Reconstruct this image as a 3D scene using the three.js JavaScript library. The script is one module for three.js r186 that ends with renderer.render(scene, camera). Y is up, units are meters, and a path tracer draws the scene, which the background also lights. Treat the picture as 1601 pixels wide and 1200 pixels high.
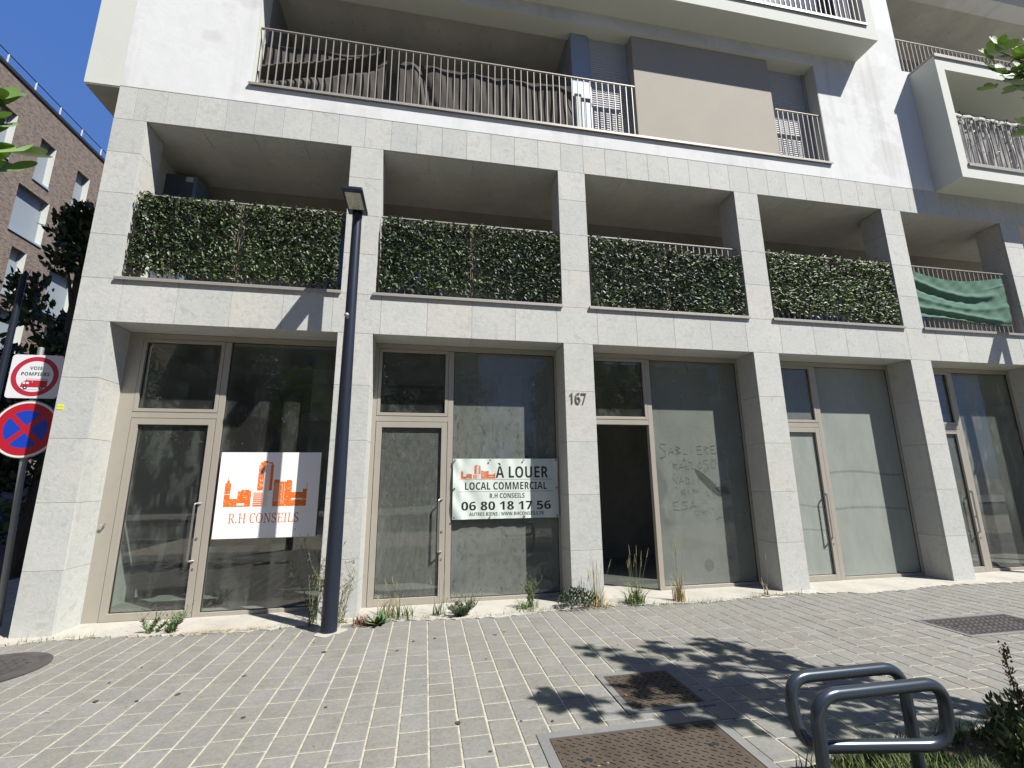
import * as THREE from 'three';
import { mergeGeometries, toCreasedNormals } from 'three/addons/utils/BufferGeometryUtils.js';
import { RoundedBoxGeometry } from 'three/addons/geometries/RoundedBoxGeometry.js';
import { FontLoader } from 'three/addons/loaders/FontLoader.js';
import { TextGeometry } from 'three/addons/geometries/TextGeometry.js';

// ------------------------------------------------------------------ camera, sky, sun, exposure
const scene = new THREE.Scene();
const camera = new THREE.PerspectiveCamera(80.55, 1024 / 768, 0.05, 900);
{
  const yaw = THREE.MathUtils.degToRad(10.6565), pit = THREE.MathUtils.degToRad(11.961), rol = THREE.MathUtils.degToRad(-0.513);
  const fw = new THREE.Vector3(Math.sin(yaw) * Math.cos(pit), Math.sin(pit), -Math.cos(yaw) * Math.cos(pit));
  const rt = new THREE.Vector3(Math.cos(yaw), 0, Math.sin(yaw));
  const up = new THREE.Vector3().crossVectors(rt, fw);
  camera.position.set(0, 1.7, 6.509);
  camera.up.copy(up.clone().multiplyScalar(Math.cos(rol)).addScaledVector(rt, -Math.sin(rol)));
  camera.lookAt(camera.position.clone().add(fw));
}
const renderer = new THREE.WebGLRenderer({ antialias: true });
renderer.setSize(1024, 768);
renderer.toneMapping = THREE.LinearToneMapping;
renderer.toneMappingExposure = 2.1;
renderer.shadowMap.enabled = true;
const SUN = new THREE.Vector3(1.12, 1.95, 1.0).normalize();
{
  const W = 128, H = 64, d = new Float32Array(W * H * 4);
  for (let j = 0; j < H; j++) for (let i = 0; i < W; i++) {
    const el = (j + 0.5) / H * Math.PI - Math.PI / 2, s = Math.max(0, Math.sin(el));
    const t = Math.pow(1 - s, 2.6), k = (j * W + i) * 4;
    const c = el < 0 ? [0.07, 0.072, 0.075] : [0.031 + 0.085 * t, 0.084 + 0.10 * t, 0.255 + 0.07 * t];
    d[k] = c[0]; d[k + 1] = c[1]; d[k + 2] = c[2]; d[k + 3] = 1;
  }
  const sky = new THREE.DataTexture(d, W, H, THREE.RGBAFormat, THREE.FloatType);
  sky.mapping = THREE.EquirectangularReflectionMapping; sky.magFilter = THREE.LinearFilter; sky.needsUpdate = true;
  scene.background = sky; scene.environment = sky;
  scene.backgroundIntensity = 1.0; scene.environmentIntensity = 1.0;
}
const sun = new THREE.DirectionalLight(new THREE.Color(1, 0.96, 0.90), 5.0);
sun.position.copy(SUN.clone().multiplyScalar(60)); sun.castShadow = true;
sun.shadow.mapSize.set(4096, 4096); sun.shadow.radius = 1;
Object.assign(sun.shadow.camera, { left: -40, right: 40, top: 40, bottom: -40, near: 1, far: 160 });
scene.add(sun, sun.target);

// ------------------------------------------------------------------ helpers
let seed = 7;
const rnd = () => { seed = (seed + 0x6D2B79F5) | 0; let t = Math.imul(seed ^ (seed >>> 15), 1 | seed); t = (t + Math.imul(t ^ (t >>> 7), 61 | t)) ^ t; return ((t ^ (t >>> 14)) >>> 0) / 4294967296; };
const rr = (a, b) => a + (b - a) * rnd();
const V = (x, y, z) => new THREE.Vector3(x, y, z);
const used = new Map();
function numbered(n) { const k = used.get(n) || 0; used.set(n, k + 1); return k ? n + '_' + String(k).padStart(3, '0') : n; }
function metricUV(g) {               // uv in metres from position and face direction
  const p = g.attributes.position, n = g.attributes.normal, uv = new Float32Array(p.count * 2);
  for (let i = 0; i < p.count; i++) {
    const ax = Math.abs(n.getX(i)), ay = Math.abs(n.getY(i)), az = Math.abs(n.getZ(i));
    const a = ay > ax && ay > az ? [p.getX(i), p.getZ(i)] : ax > az ? [p.getZ(i), p.getY(i)] : [p.getX(i), p.getY(i)];
    uv[2 * i] = a[0]; uv[2 * i + 1] = a[1];
  }
  g.setAttribute('uv', new THREE.BufferAttribute(uv, 2)); return g;
}
function shiftUV(g, a, b) { const u = g.attributes.uv; for (let i = 0; i < u.count; i++) u.setXY(i, u.getX(i) + a, u.getY(i) + b); return g; }
function bx(x0, x1, y0, y1, z0, z1) {
  const g = new THREE.BoxGeometry(x1 - x0, y1 - y0, z1 - z0); g.translate((x0 + x1) / 2, (y0 + y1) / 2, (z0 + z1) / 2);
  return metricUV(g);
}
function cb(x0, x1, y0, y1, z0, z1, r = 0.003) {   // box with softened edges
  const g = new RoundedBoxGeometry(x1 - x0, y1 - y0, z1 - z0, 1, r); g.translate((x0 + x1) / 2, (y0 + y1) / 2, (z0 + z1) / 2);
  return metricUV(g);
}
function rod(a, b, r0, r1 = r0, n = 6) {
  const d = new THREE.Vector3().subVectors(b, a), g = new THREE.CylinderGeometry(r1, r0, d.length(), n, 1);
  g.applyQuaternion(new THREE.Quaternion().setFromUnitVectors(V(0, 1, 0), d.clone().normalize()));
  g.translate((a.x + b.x) / 2, (a.y + b.y) / 2, (a.z + b.z) / 2); return g;
}
const plain = (g) => { const o = g.index ? g.toNonIndexed() : g; for (const k of Object.keys(o.attributes)) if (!['position', 'normal', 'uv'].includes(k)) o.deleteAttribute(k); return o; };
const join = (gs) => Array.isArray(gs) ? (gs.length === 1 ? gs[0] : mergeGeometries(gs.map(plain))) : gs;
function mesh(name, gs, m, parent = scene) {
  const o = new THREE.Mesh(join(gs), m); o.name = parent === scene ? numbered(name) : name;
  o.castShadow = o.receiveShadow = true; parent.add(o); return o;
}
function inst(name, g, m, list, parent, cols) {      // many loose leaves: one part
  const o = new THREE.InstancedMesh(g, m, list.length); list.forEach((x, i) => o.setMatrixAt(i, x));
  if (cols) list.forEach((_, i) => o.setColorAt(i, cols[i]));
  o.name = name; o.castShadow = o.receiveShadow = true; o.userData.kind = 'stuff'; parent.add(o); return o;
}
function thing(name, label, category, at = [0, 0, 0], group) {
  const o = new THREE.Group(); o.name = numbered(name); o.position.set(...at); scene.add(o);
  o.userData = { label, category }; if (group) o.userData.group = group; return o;
}
function tag(o, label, category, group) { Object.assign(o.userData, { label, category }); if (group) o.userData.group = group; return o; }
function struct(name, gs, m) { const o = mesh(name, gs, m); o.userData.kind = 'structure'; return o; }

// ------------------------------------------------------------------ textures
function noiseGrid(n, s) { let k = s * 7919 + 13; const a = new Float32Array(n * n); for (let i = 0; i < a.length; i++) { k = (Math.imul(k, 1664525) + 1013904223) >>> 0; a[i] = k / 4294967296; } return a; }
function fbm(size, base, oct, s, gain = 0.5) {       // tiling value noise 0..1
  const out = new Float32Array(size * size); let amp = 1, tot = 0;
  for (let o = 0; o < oct; o++) {
    const n = base << o, g = noiseGrid(n, s + o);
    for (let y = 0; y < size; y++) { const fy = y / size * n, y0 = Math.floor(fy), ty = fy - y0, sy = ty * ty * (3 - 2 * ty), r0 = (y0 % n) * n, r1 = ((y0 + 1) % n) * n;
      for (let x = 0; x < size; x++) { const fx = x / size * n, x0 = Math.floor(fx), tx = fx - x0, sx = tx * tx * (3 - 2 * tx), c0 = x0 % n, c1 = (x0 + 1) % n;
        const a = g[r0 + c0] * (1 - sx) + g[r0 + c1] * sx, b = g[r1 + c0] * (1 - sx) + g[r1 + c1] * sx; out[y * size + x] += amp * (a * (1 - sy) + b * sy); } }
    tot += amp; amp *= gain;
  }
  for (let i = 0; i < out.length; i++) out[i] /= tot; return out;
}
const enc = (l) => Math.round(255 * Math.min(1, Math.max(0, l <= 0.0031308 ? 12.92 * l : 1.055 * Math.pow(l, 1 / 2.4) - 0.055)));
function colorTex(size, metres, fn, metresY = metres) {            // fn(i, x, y) -> linear rgb
  const d = new Uint8Array(size * size * 4);
  for (let y = 0; y < size; y++) for (let x = 0; x < size; x++) { const i = y * size + x, c = fn(i, x, y); d[4 * i] = enc(c[0]); d[4 * i + 1] = enc(c[1]); d[4 * i + 2] = enc(c[2]); d[4 * i + 3] = c.length > 3 ? Math.round(255 * c[3]) : 255; }
  const t = new THREE.DataTexture(d, size, size); t.colorSpace = THREE.SRGBColorSpace; t.wrapS = t.wrapT = THREE.RepeatWrapping;
  t.magFilter = THREE.LinearFilter; t.minFilter = THREE.LinearMipmapLinearFilter; t.generateMipmaps = true; t.repeat.set(1 / metres, 1 / metresY); t.needsUpdate = true; return t;
}
function grayTex(size, metres, fn, metresY = metres) { const t = colorTex(size, metres, () => [0, 0, 0], metresY), d = t.image.data; for (let i = 0; i < size * size; i++) { const v = Math.round(255 * Math.min(1, Math.max(0, fn(i, i % size, Math.floor(i / size))))); d[4 * i] = d[4 * i + 1] = d[4 * i + 2] = v; } t.colorSpace = THREE.NoColorSpace; t.needsUpdate = true; return t; }
const sm = (a, b, x) => { const t = Math.min(1, Math.max(0, (x - a) / (b - a))); return t * t * (3 - 2 * t); };
const N1 = fbm(512, 6, 6, 11, 0.62), N2 = fbm(512, 3, 4, 31), N3 = fbm(512, 24, 5, 53, 0.75), N4 = fbm(512, 48, 3, 77, 0.8);
const std = (o) => new THREE.MeshStandardMaterial(o);
const C = (r, g, b) => new THREE.Color().setRGB(r * 0.76, g * 0.76, b * 0.76);   // base colours, for an exposure of 2.1

const stoneMap = colorTex(512, 1.7, (i) => { const v = 0.95 + 0.14 * (N1[i] - 0.5) + 0.12 * (N2[i] - 0.5) + 0.20 * (N3[i] - 0.5) + 0.14 * (N4[i] - 0.5) - 0.17 * sm(0.53, 0.66, N3[i]) * sm(0.40, 0.62, N1[i]); const w = (N2[i] - 0.5) * 0.06; return [v * (1 + w), v, v * (0.965 - w)]; });
const stoneBump = grayTex(512, 1.7, (i) => 0.5 + (N4[i] - 0.5) * 1.2);
const stoneTones = [[0.50, 0.50, 0.485], [0.515, 0.515, 0.50], [0.48, 0.484, 0.472], [0.515, 0.505, 0.48], [0.492, 0.496, 0.485], [0.53, 0.527, 0.513]];
const M = {};
M.stone = stoneTones.map((c) => std({ color: C(c[0] * 1.09, c[1] * 1.10, c[2] * 1.095), map: stoneMap, bumpMap: stoneBump, bumpScale: 0.0015, roughness: 0.85 }));
{
  const P1 = fbm(1024, 7, 6, 101, 0.62), P2 = fbm(1024, 12, 5, 131, 0.6), P3 = fbm(1024, 3, 3, 151);
  const pm = colorTex(1024, 7, (i) => { const v = 0.97 - 0.11 * sm(0.47, 0.58, P1[i]) * (0.3 + P2[i]) - 0.05 * sm(0.5, 0.56, P2[i]) + 0.16 * (P2[i] - 0.5) + 0.05 * (P3[i] - 0.5) - 0.10 * sm(0.54, 0.66, P2[((i >> 10) >> 4) * 1024 + (i & 1023)]) * (0.4 + P1[i]), k = 0.03 * (P1[i] - 0.5); return [v * (0.985 + k), v, v * (1.0 - k)]; });
  M.plaster = std({ color: C(0.76, 0.765, 0.75), map: pm, bumpMap: grayTex(512, 1.1, (i) => N1[i]), bumpScale: 0.003, roughness: 0.95 });
}
M.paint = std({ color: C(0.655, 0.68, 0.615), roughness: 0.9, bumpMap: grayTex(512, 0.8, (i) => N4[i]), bumpScale: 0.001, map: colorTex(512, 3, (i) => { const v = 0.95 + 0.08 * (N2[i] - 0.5); return [v, v, v]; }) });
const concMap = colorTex(512, 2.4, (i) => { const v = 0.86 + 0.34 * (N1[i] - 0.5) + 0.16 * (N2[i] - 0.5) - 0.15 * sm(0.62, 0.75, N3[i]); return [v, v * 0.99, v * 0.965]; });
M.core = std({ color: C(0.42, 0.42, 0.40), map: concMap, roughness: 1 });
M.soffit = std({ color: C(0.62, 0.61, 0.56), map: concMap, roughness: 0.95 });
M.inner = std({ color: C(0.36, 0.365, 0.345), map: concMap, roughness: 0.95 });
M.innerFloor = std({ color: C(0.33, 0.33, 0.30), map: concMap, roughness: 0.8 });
M.darkWall = std({ color: C(0.30, 0.31, 0.31), map: concMap, roughness: 0.9 });
M.apron = std({ color: C(0.47, 0.455, 0.41), map: concMap, roughness: 0.95, bumpMap: stoneBump, bumpScale: 0.003 });
M.champagne = std({ color: C(0.415, 0.385, 0.325), roughness: 0.42, metalness: 0.15, map: colorTex(256, 0.7, (i, x, y) => { const v = 0.95 + 0.1 * (N1[(y * 2) * 512 + x * 2] - 0.5); return [v, v, v]; }) });
M.gasket = std({ color: C(0.012, 0.012, 0.012), roughness: 0.7 });
M.steel = std({ color: C(0.62, 0.61, 0.58), roughness: 0.28, metalness: 0.95 });
M.sill = std({ color: C(0.36, 0.345, 0.31), roughness: 0.5, metalness: 0.2 });
M.rail = std({ color: C(0.36, 0.34, 0.30), roughness: 0.45, metalness: 0.15 });
M.taupe = std({ color: C(0.39, 0.36, 0.305), roughness: 0.85, map: colorTex(512, 2.6, (i) => { const v = 0.95 + 0.12 * (N1[i] - 0.5); return [v, v * 0.995, v * 0.98]; }) });
M.shutter = std({ color: C(0.44, 0.46, 0.50), roughness: 0.5, metalness: 0.1 });
M.shutterFrame = std({ color: C(0.30, 0.35, 0.42), roughness: 0.5, metalness: 0.1 });
M.glass = new THREE.MeshPhysicalMaterial({ color: C(0.80, 0.88, 0.84), transmission: 1, thickness: 0, roughness: 0.0, ior: 2.0 });
M.darkGlass = std({ color: C(0.10, 0.12, 0.14), roughness: 0.12, metalness: 0.2 });
M.pole = std({ color: C(0.028, 0.036, 0.058), roughness: 0.36, metalness: 0.35, map: colorTex(512, 0.9, (i) => { const v = 0.85 + 0.35 * sm(0.55, 0.8, N3[i]) + 0.2 * (N1[i] - 0.5); return [v, v, v]; }) });
M.rack = std({ color: C(0.050, 0.066, 0.085), roughness: 0.26, metalness: 0.5 });
M.galv = std({ color: C(0.40, 0.43, 0.42), roughness: 0.5, metalness: 0.55, map: colorTex(512, 0.5, (i) => { const v = 0.8 + 0.4 * (N1[i] - 0.3); return [v, v, v]; }) });
M.iron = std({ color: C(0.095, 0.078, 0.062), roughness: 0.75, metalness: 0.3, map: colorTex(512, 0.8, (i) => { const v = 0.8 + 0.7 * (N1[i] - 0.45); return [v * 1.05, v, v * 0.92]; }) });
M.ironGrey = std({ color: C(0.085, 0.085, 0.09), roughness: 0.7, metalness: 0.3, map: M.iron.map });
const tubeUV = (g) => g;

// ------------------------------------------------------------------ facade dimensions (metres, facade face at z = 0)
const PIL = [[-4.554, -4.135], [-1.294, -0.814], [2.048, 2.524], [5.387, 5.87], [8.609, 9.059], [11.56, 12.04], [14.95, 15.4]];
const YL = 3.781, YS = 4.381, YT = 6.833, YP = 7.38, DEP = 0.45, XE = 18;
// opening edges on the upper floors
const OL = -2.825, OR = 7.61, OB = 7.71, OT = 10.02, SOF = 10.30;

// ------------------------------------------------------------------ ground and setting
const sandMap = colorTex(512, 1.3, (i) => { const v = 0.82 + 0.6 * (N4[i] - 0.45) + 0.3 * (N1[i] - 0.5) - 0.35 * sm(0.52, 0.62, N2[i]); return [v, v * 0.97, v * 0.88]; });
M.sand = std({ color: C(0.49, 0.48, 0.415), map: sandMap, roughness: 1, bumpMap: grayTex(512, 0.3, (i) => N4[i]), bumpScale: 0.004 });
M.coverFrame = std({ color: C(0.20, 0.205, 0.205), map: concMap, roughness: 0.85 });
M.asphalt = std({ color: C(0.052, 0.052, 0.054), roughness: 0.95, map: colorTex(512, 1.5, (i) => { const v = 0.7 + 0.9 * (N4[i] - 0.3); return [v, v, v]; }) });
M.kerb = std({ color: C(0.32, 0.31, 0.29), map: concMap, roughness: 0.9 });
{
  const g = new THREE.PlaneGeometry(700, 700).rotateX(-Math.PI / 2).translate(0, -0.13, 0); struct('ground', metricUV(g), std({ color: C(0.10, 0.095, 0.085), map: concMap, roughness: 1 }));
  struct('road', metricUV(new THREE.PlaneGeometry(200, 8).rotateX(-Math.PI / 2).translate(0, -0.122, 13.2)), M.asphalt);
  struct('side_road', metricUV(new THREE.PlaneGeometry(9, 60).rotateX(-Math.PI / 2).translate(-12, -0.122, -21)), M.asphalt);
  struct('kerb', bx(-100, 100, -0.13, 0.0, 8.9, 9.1), M.kerb);
  struct('far_pavement', bx(-100, 100, -0.13, 0.0, 17.3, 26), M.kerb);
}
const pavement = struct('pavement', [bx(-7.4, 40, -0.13, -0.005, -8, 8.9)], M.sand);
// covers and beds that interrupt the paving: [x0, x1, z0, z1]
const HOLES = [[0.80, 2.12, 3.08, 3.75], [1.52, 2.24, 2.24, 2.98], [5.82, 7.22, 1.52, 2.18]];
const BED = { z: 3.70, x: 2.15 };
{
  const tone = [[0.205, 0.203, 0.184], [0.213, 0.211, 0.192], [0.221, 0.219, 0.20], [0.208, 0.209, 0.194], [0.218, 0.213, 0.192], [0.226, 0.226, 0.212]];
  const pm = colorTex(512, 0.9, (i) => { const v = 0.88 + 0.40 * (N4[i] - 0.5) + 0.22 * (N1[i] - 0.5) - 0.18 * sm(0.64, 0.72, N3[i]); return [v, v * 0.995, v * 0.97]; });
  const pb = grayTex(512, 0.45, (i) => N4[i]);
  const mats = tone.map((c) => std({ color: C(...c), map: pm, bumpMap: pb, bumpScale: 0.0012, roughness: 0.88 }));
  const W = 0.2067, GAP = 0.0125, lens = [0.22, 0.25, 0.28, 0.31];
  const slabG = (w, l) => {                                 // top with a chamfer all round
    const c = 0.005, h = 0.012, x = w / 2, z = l / 2, P = [], I = [];
    for (const [a, y] of [[0, -h], [0, -c], [c, 0]]) P.push(-x + a, y, -z + a, x - a, y, -z + a, x - a, y, z - a, -x + a, y, z - a);
    for (const b of [0, 4]) for (let k = 0; k < 4; k++) { const n = (k + 1) % 4; I.push(b + k, b + 4 + k, b + 4 + n, b + k, b + 4 + n, b + n); }
    I.push(8, 11, 10, 8, 10, 9);
    let g = new THREE.BufferGeometry(); g.setAttribute('position', new THREE.Float32BufferAttribute(P, 3)); g.setIndex(I); g = g.toNonIndexed(); g.computeVertexNormals(); return metricUV(g);
  };
  const shared = lens.map((l) => [0, 1, 2].map((k) => shiftUV(slabG(W - GAP, l - GAP), k * 0.31 + l * 3, k * 0.17)));
  const all = [];
  const inHole = (x, z) => HOLES.some((h) => x > h[0] + 0.10 && x < h[1] - 0.10 && z > h[2] + 0.15 && z < h[3] - 0.15) || (x > BED.x + 0.1 && z > BED.z + 0.25);
  for (let i = -36; i < 100; i++) {
    const x = 0.072 + (i + 0.5) * W; let z = 0.10 + rr(0, 0.14);
    while (z < 5.4) {
      const k = Math.floor(rnd() * 4), l = lens[k], zc = z + l / 2, v = Math.floor(rnd() * 3), m = Math.floor(rnd() * 6), dy = rr(-0.0012, 0.0012), ty = rr(-0.004, 0.004), tx = rr(-0.004, 0.004); z += l;
      if (inHole(x, zc)) continue;
      const dx = x, dz = 6.5 - zc, seen = dz > 1.6 && Math.abs(dx - dz * 0.19) < dz * 1.25;
      all.push({ x, zc, k, v, m, dy, ty, tx, d: seen ? Math.hypot(dx, dz) : 99 });
    }
  }
  all.sort((a, b) => a.d - b.d);
  const rest = mats.map(() => []);
  all.forEach((p, i) => {
    if (i < 300) { const o = mesh('paver', shared[p.k][p.v], mats[p.m], pavement); o.position.set(p.x, p.dy, p.zc); o.rotation.set(p.tx, 0, p.ty); }
    else { const g = shared[p.k][p.v].clone(); g.rotateX(p.tx).rotateZ(p.ty).translate(p.x, p.dy, p.zc); rest[p.m].push(g); }
  });
  rest.forEach((gs, k) => { const o = mesh('paver_field', gs, mats[k], pavement); o.userData.kind = 'stuff'; });
}
{ // concrete strip along the shop fronts with a ragged mortar edge
  const s = new THREE.Shape(); s.moveTo(-4.62, 0.9); const pts = [];
  for (let x = -4.62; x <= 16; x += 0.06) pts.push([x, -(0.22 + 0.07 * Math.sin(x * 2.1) + rr(-0.04, 0.05) + (Math.sin(x * 0.9 + 1) > 0.4 ? 0.05 : 0))]);
  pts.forEach(([x, y]) => s.lineTo(x, y)); s.lineTo(16, 0.9);
  const g = new THREE.ExtrudeGeometry(s, { depth: 0.012, bevelEnabled: false }).rotateX(-Math.PI / 2).translate(0, -0.003, 0);
  struct('concrete_strip', metricUV(g), M.apron);
}

// ------------------------------------------------------------------ the apartment building
const B = thing('apartment_building', 'white plaster and grey stone apartment building with loggias above shop fronts', 'building');
const slab = (x0, x1, y0, y1, z0, z1, set, parent) => { if (x0 > 13) return; const g = cb(x0, x1, y0, y1, z0, z1, 0.0025); shiftUV(g, rr(0, 9), rr(0, 9)); return mesh('stone_slab', g, set[Math.floor(rnd() * 6)], parent); };
const J = 0.0016;   // half a joint
{
  const lowY = [-0.06, 0.71, 1.48, 2.25, 3.02, YL], upY = [YS, 5.018, 5.655, 6.292, YT];
  for (const [a, b] of PIL) {
    for (const [ys, set] of [[lowY, M.stone], [upY, M.stone]]) {
      const core = mesh('pillar', bx(a + 0.026, b - 0.026, ys === lowY ? -0.1 : YS - 0.02, ys[ys.length - 1] + 0.02, -DEP + 0.002, -0.036), M.core, B);
      for (let k = 0; k + 1 < ys.length; k++) {
      const y0 = ys[k] + J, y1 = ys[k + 1] - J;
      slab(a, b, y0, y1, -0.03, 0, set, core);
      slab(b - 0.024, b - 0.001, y0, y1, -DEP, -0.034, set, core);
      slab(a + 0.001, a + 0.024, y0, y1, -DEP, -0.034, set, core);
    } }
  }
  const beam1 = mesh('beam', bx(-4.54, XE, YL + 0.028, YS - 0.004, -DEP, -0.034), M.core, B), beam2 = mesh('beam', bx(-4.54, XE, YT + 0.028, YP - 0.004, -DEP, -0.034), M.core, B);
  // lower beam: slabs of 0.668 m centred on the pillars; upper beam: slabs of 0.405 m
  for (let x = -4.554, n = -4.394 + 0.334; x < XE; n += 0.668) { const x1 = Math.min(n, XE); slab(x + J, x1 - J, YL + J, YS - J, -0.03, 0, M.stone, beam1); x = x1; }
  for (let x = -4.554, n = -4.317; x < XE; n += 0.4015) { const x1 = Math.min(n, XE); slab(x + J, x1 - J, YT + J, YP - J, -0.03, 0, M.stone, beam2); x = x1; }
  for (let k = 0; k + 1 < PIL.length; k++) {               // undersides of both beams, between the pillars
    const [a, b] = [PIL[k][1] - 0.001, PIL[k + 1][0] + 0.001];
    slab(a, (a + b) / 2 - J, YL + 0.001, YL + 0.024, -DEP, -0.036, M.stone, beam1); slab((a + b) / 2 + J, b, YL + 0.001, YL + 0.024, -DEP, -0.036, M.stone, beam1);
    for (let q = 0; q < 4; q++) slab(a + (b - a) * q / 4 + J, a + (b - a) * (q + 1) / 4 - J, YT + 0.001, YT + 0.024, -DEP, -0.036, M.stone, beam2);
  }
  // storey slabs, the side and back of the block, and its rooms
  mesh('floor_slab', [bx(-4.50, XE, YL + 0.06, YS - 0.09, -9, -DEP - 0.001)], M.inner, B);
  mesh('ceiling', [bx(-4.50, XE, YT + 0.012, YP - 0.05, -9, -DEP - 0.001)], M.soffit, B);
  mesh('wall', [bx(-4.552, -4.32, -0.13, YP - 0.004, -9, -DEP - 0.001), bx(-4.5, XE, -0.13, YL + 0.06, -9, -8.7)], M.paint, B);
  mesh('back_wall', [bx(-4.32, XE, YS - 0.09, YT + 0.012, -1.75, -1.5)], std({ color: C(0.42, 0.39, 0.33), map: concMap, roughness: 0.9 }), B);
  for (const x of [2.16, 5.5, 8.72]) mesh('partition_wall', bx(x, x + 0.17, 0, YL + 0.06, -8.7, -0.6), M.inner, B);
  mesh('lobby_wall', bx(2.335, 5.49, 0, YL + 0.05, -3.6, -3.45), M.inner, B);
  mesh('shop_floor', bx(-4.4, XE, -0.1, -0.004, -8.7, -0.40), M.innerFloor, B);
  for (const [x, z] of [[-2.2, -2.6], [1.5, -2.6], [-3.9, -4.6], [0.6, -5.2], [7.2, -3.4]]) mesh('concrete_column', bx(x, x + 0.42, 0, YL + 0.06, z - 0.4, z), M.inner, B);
  // dark balcony doors at the back of the first-floor loggias
  for (const [x0, x1] of [[-1.9, 0.2], [1.4, 2.9], [4.2, 6.4], [7.2, 9.0], [9.9, 11.3]]) { const f = mesh('balcony_door', [bx(x0, x1, YS, 6.45, -1.50, -1.465)], M.champagne, B); mesh('glass_pane', bx(x0 + 0.07, x1 - 0.07, YS + 0.1, 6.38, -1.464, -1.458), M.darkGlass, f); }
}
{ // plaster mass of the upper floors, with its openings
  const zb = -0.35, zf = 0.004, TOP = 24.5;
  mesh('plaster_wall', [
    bx(-4.55, OL, YP, TOP, zb, zf), bx(OL, OR, YP, OB - 0.03, zb, zf), bx(OR, 9.88, YP, TOP, zb, zf), bx(OL, OR, OT, TOP, zb, zf),
    bx(9.88, XE, 10.22, 10.30, zb, zf), bx(9.88, XE, 12.94, TOP, zb, zf), bx(9.88, 10.22, YP, 10.22, zb, zf)], M.plaster, B);
  mesh('corner_wall', [bx(-5.009, -4.552, YP - 0.012, TOP, -9, zf - 0.001)], M.paint, B);
  mesh('rear_wall', [bx(-4.55, XE, YP + 0.0, TOP, -9, -8.7), bx(-5.0, XE, TOP, TOP + 0.3, -9, zf), bx(XE - 0.2, XE, 0, TOP, -8.7, -0.5)], M.paint, B);
  mesh('overhang_soffit', bx(-5.003, -4.556, YP - 0.03, YP - 0.013, -8.99, -0.004), M.soffit, B);
  // rooms behind the second-floor opening: deep loggia left, shutters and rendered panel right
  mesh('loggia_wall', [bx(OL - 0.2, OL, OB - 0.3, OT + 0.1, -1.9, zb), bx(OL, 2.45, OB - 0.3, OT + 0.3, -2.0, -1.8)], M.darkWall, B);
  mesh('loggia_ceiling', bx(OL - 0.2, OR + 0.1, OT + 0.10, OT + 0.22, -1.9, zb - 0.001), M.soffit, B);
  mesh('loggia_floor', bx(OL - 0.2, XE, OB - 0.3, OB - 0.05, -2, zb - 0.001), M.inner, B);
  mesh('opening_soffit', bx(OL, OR, OT - 0.012, OT - 0.001, zb, zf - 0.004), M.paint, B);
  mesh('reveal', bx(OR - 0.013, OR - 0.002, OB, OT - 0.013, zb, zf - 0.003), M.paint, B); mesh('reveal', bx(OL + 0.002, OL + 0.013, OB, OT - 0.013, zb, zf - 0.003), M.paint, B);
  mesh('render_panel', cb(3.61, 6.555, OB - 0.02, OT - 0.014, -0.55, -0.05, 0.01), M.taupe, B);
  mesh('shutter_wall', [bx(2.45, 2.78, OB - 0.05, OT + 0.1, -1.8, -0.20)], M.shutterFrame, B);
  const shutter = (x0, x1, z) => {
    const gs = [], h = 0.048; for (let y = OB; y < OT - 0.03; y += h) { const sp = new THREE.Shape(); sp.moveTo(0, 0.004); sp.quadraticCurveTo(0.016, 0.010, 0.014, 0.026); sp.quadraticCurveTo(0.012, 0.040, 0, h - 0.006); const q = new THREE.ExtrudeGeometry(sp, { depth: x1 - x0, bevelEnabled: false, curveSegments: 3 }); q.rotateY(-Math.PI / 2); q.translate(x1, y, z - 0.004); gs.push(metricUV(q)); }
    const o = mesh('roller_shutter', gs, M.shutter, B);
    mesh('shutter_guide', [cb(x0 - 0.05, x0, OB, OT, z - 0.02, z + 0.03), cb(x1, x1 + 0.05, OB, OT, z - 0.02, z + 0.03)], M.shutterFrame, o);
    mesh('backing', bx(x0, x1, OB, OT, z - 0.05, z - 0.02), M.darkWall, o);
  };
  shutter(2.83, 3.58, -0.26); shutter(6.60, 7.53, -0.26);
}
// railings: a rail, a foot rail and single bars
const barCache = {};
function railing(x0, x1, y0, y1, z, step, parent = B, m = M.rail) {
  const r = mesh('railing', cb(x0, x1, y1 - 0.010, y1 + 0.010, z - 0.02, z + 0.02, 0.003), m, parent); mesh('foot_rail', cb(x0, x1, y0 + 0.02, y0 + 0.034, z - 0.014, z + 0.014, 0.003), m, r);
  const h = y1 - y0 - 0.05, key = h.toFixed(3); barCache[key] ||= metricUV(new THREE.BoxGeometry(0.012, h, 0.022));
  const n = Math.round((x1 - x0) / step);
  for (let k = 0; k < n; k++) { const b = mesh('bar', barCache[key], m, r); b.position.set(x0 + (k + 0.5) * (x1 - x0) / n, (y0 + y1) / 2 + 0.012, z); }
  return r;
}
const winSill = (x0, x1, y, z0, z1) => mesh('sill', [cb(x0, x1, y - 0.028, y, z0, z1, 0.004), cb(x0, x1, y - 0.045, y - 0.027, z1 - 0.006, z1, 0.002)], M.sill, B);
for (let k = 0; k < 5; k++) { const a = PIL[k][1], b = PIL[k + 1][0]; winSill(a - 0.03, b + 0.01, YS + 0.03, -DEP, 0.035); railing(a + 0.02, b - 0.02, YS + 0.035, 5.72, -0.11, 0.112); }
winSill(OL - 0.03, OR + 0.03, OB + 0.012, -0.35, 0.045);
railing(OL + 0.02, 3.6, OB + 0.02, 8.83, -0.05, 0.116); railing(6.57, OR - 0.02, OB + 0.02, 8.83, -0.05, 0.112);
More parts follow.
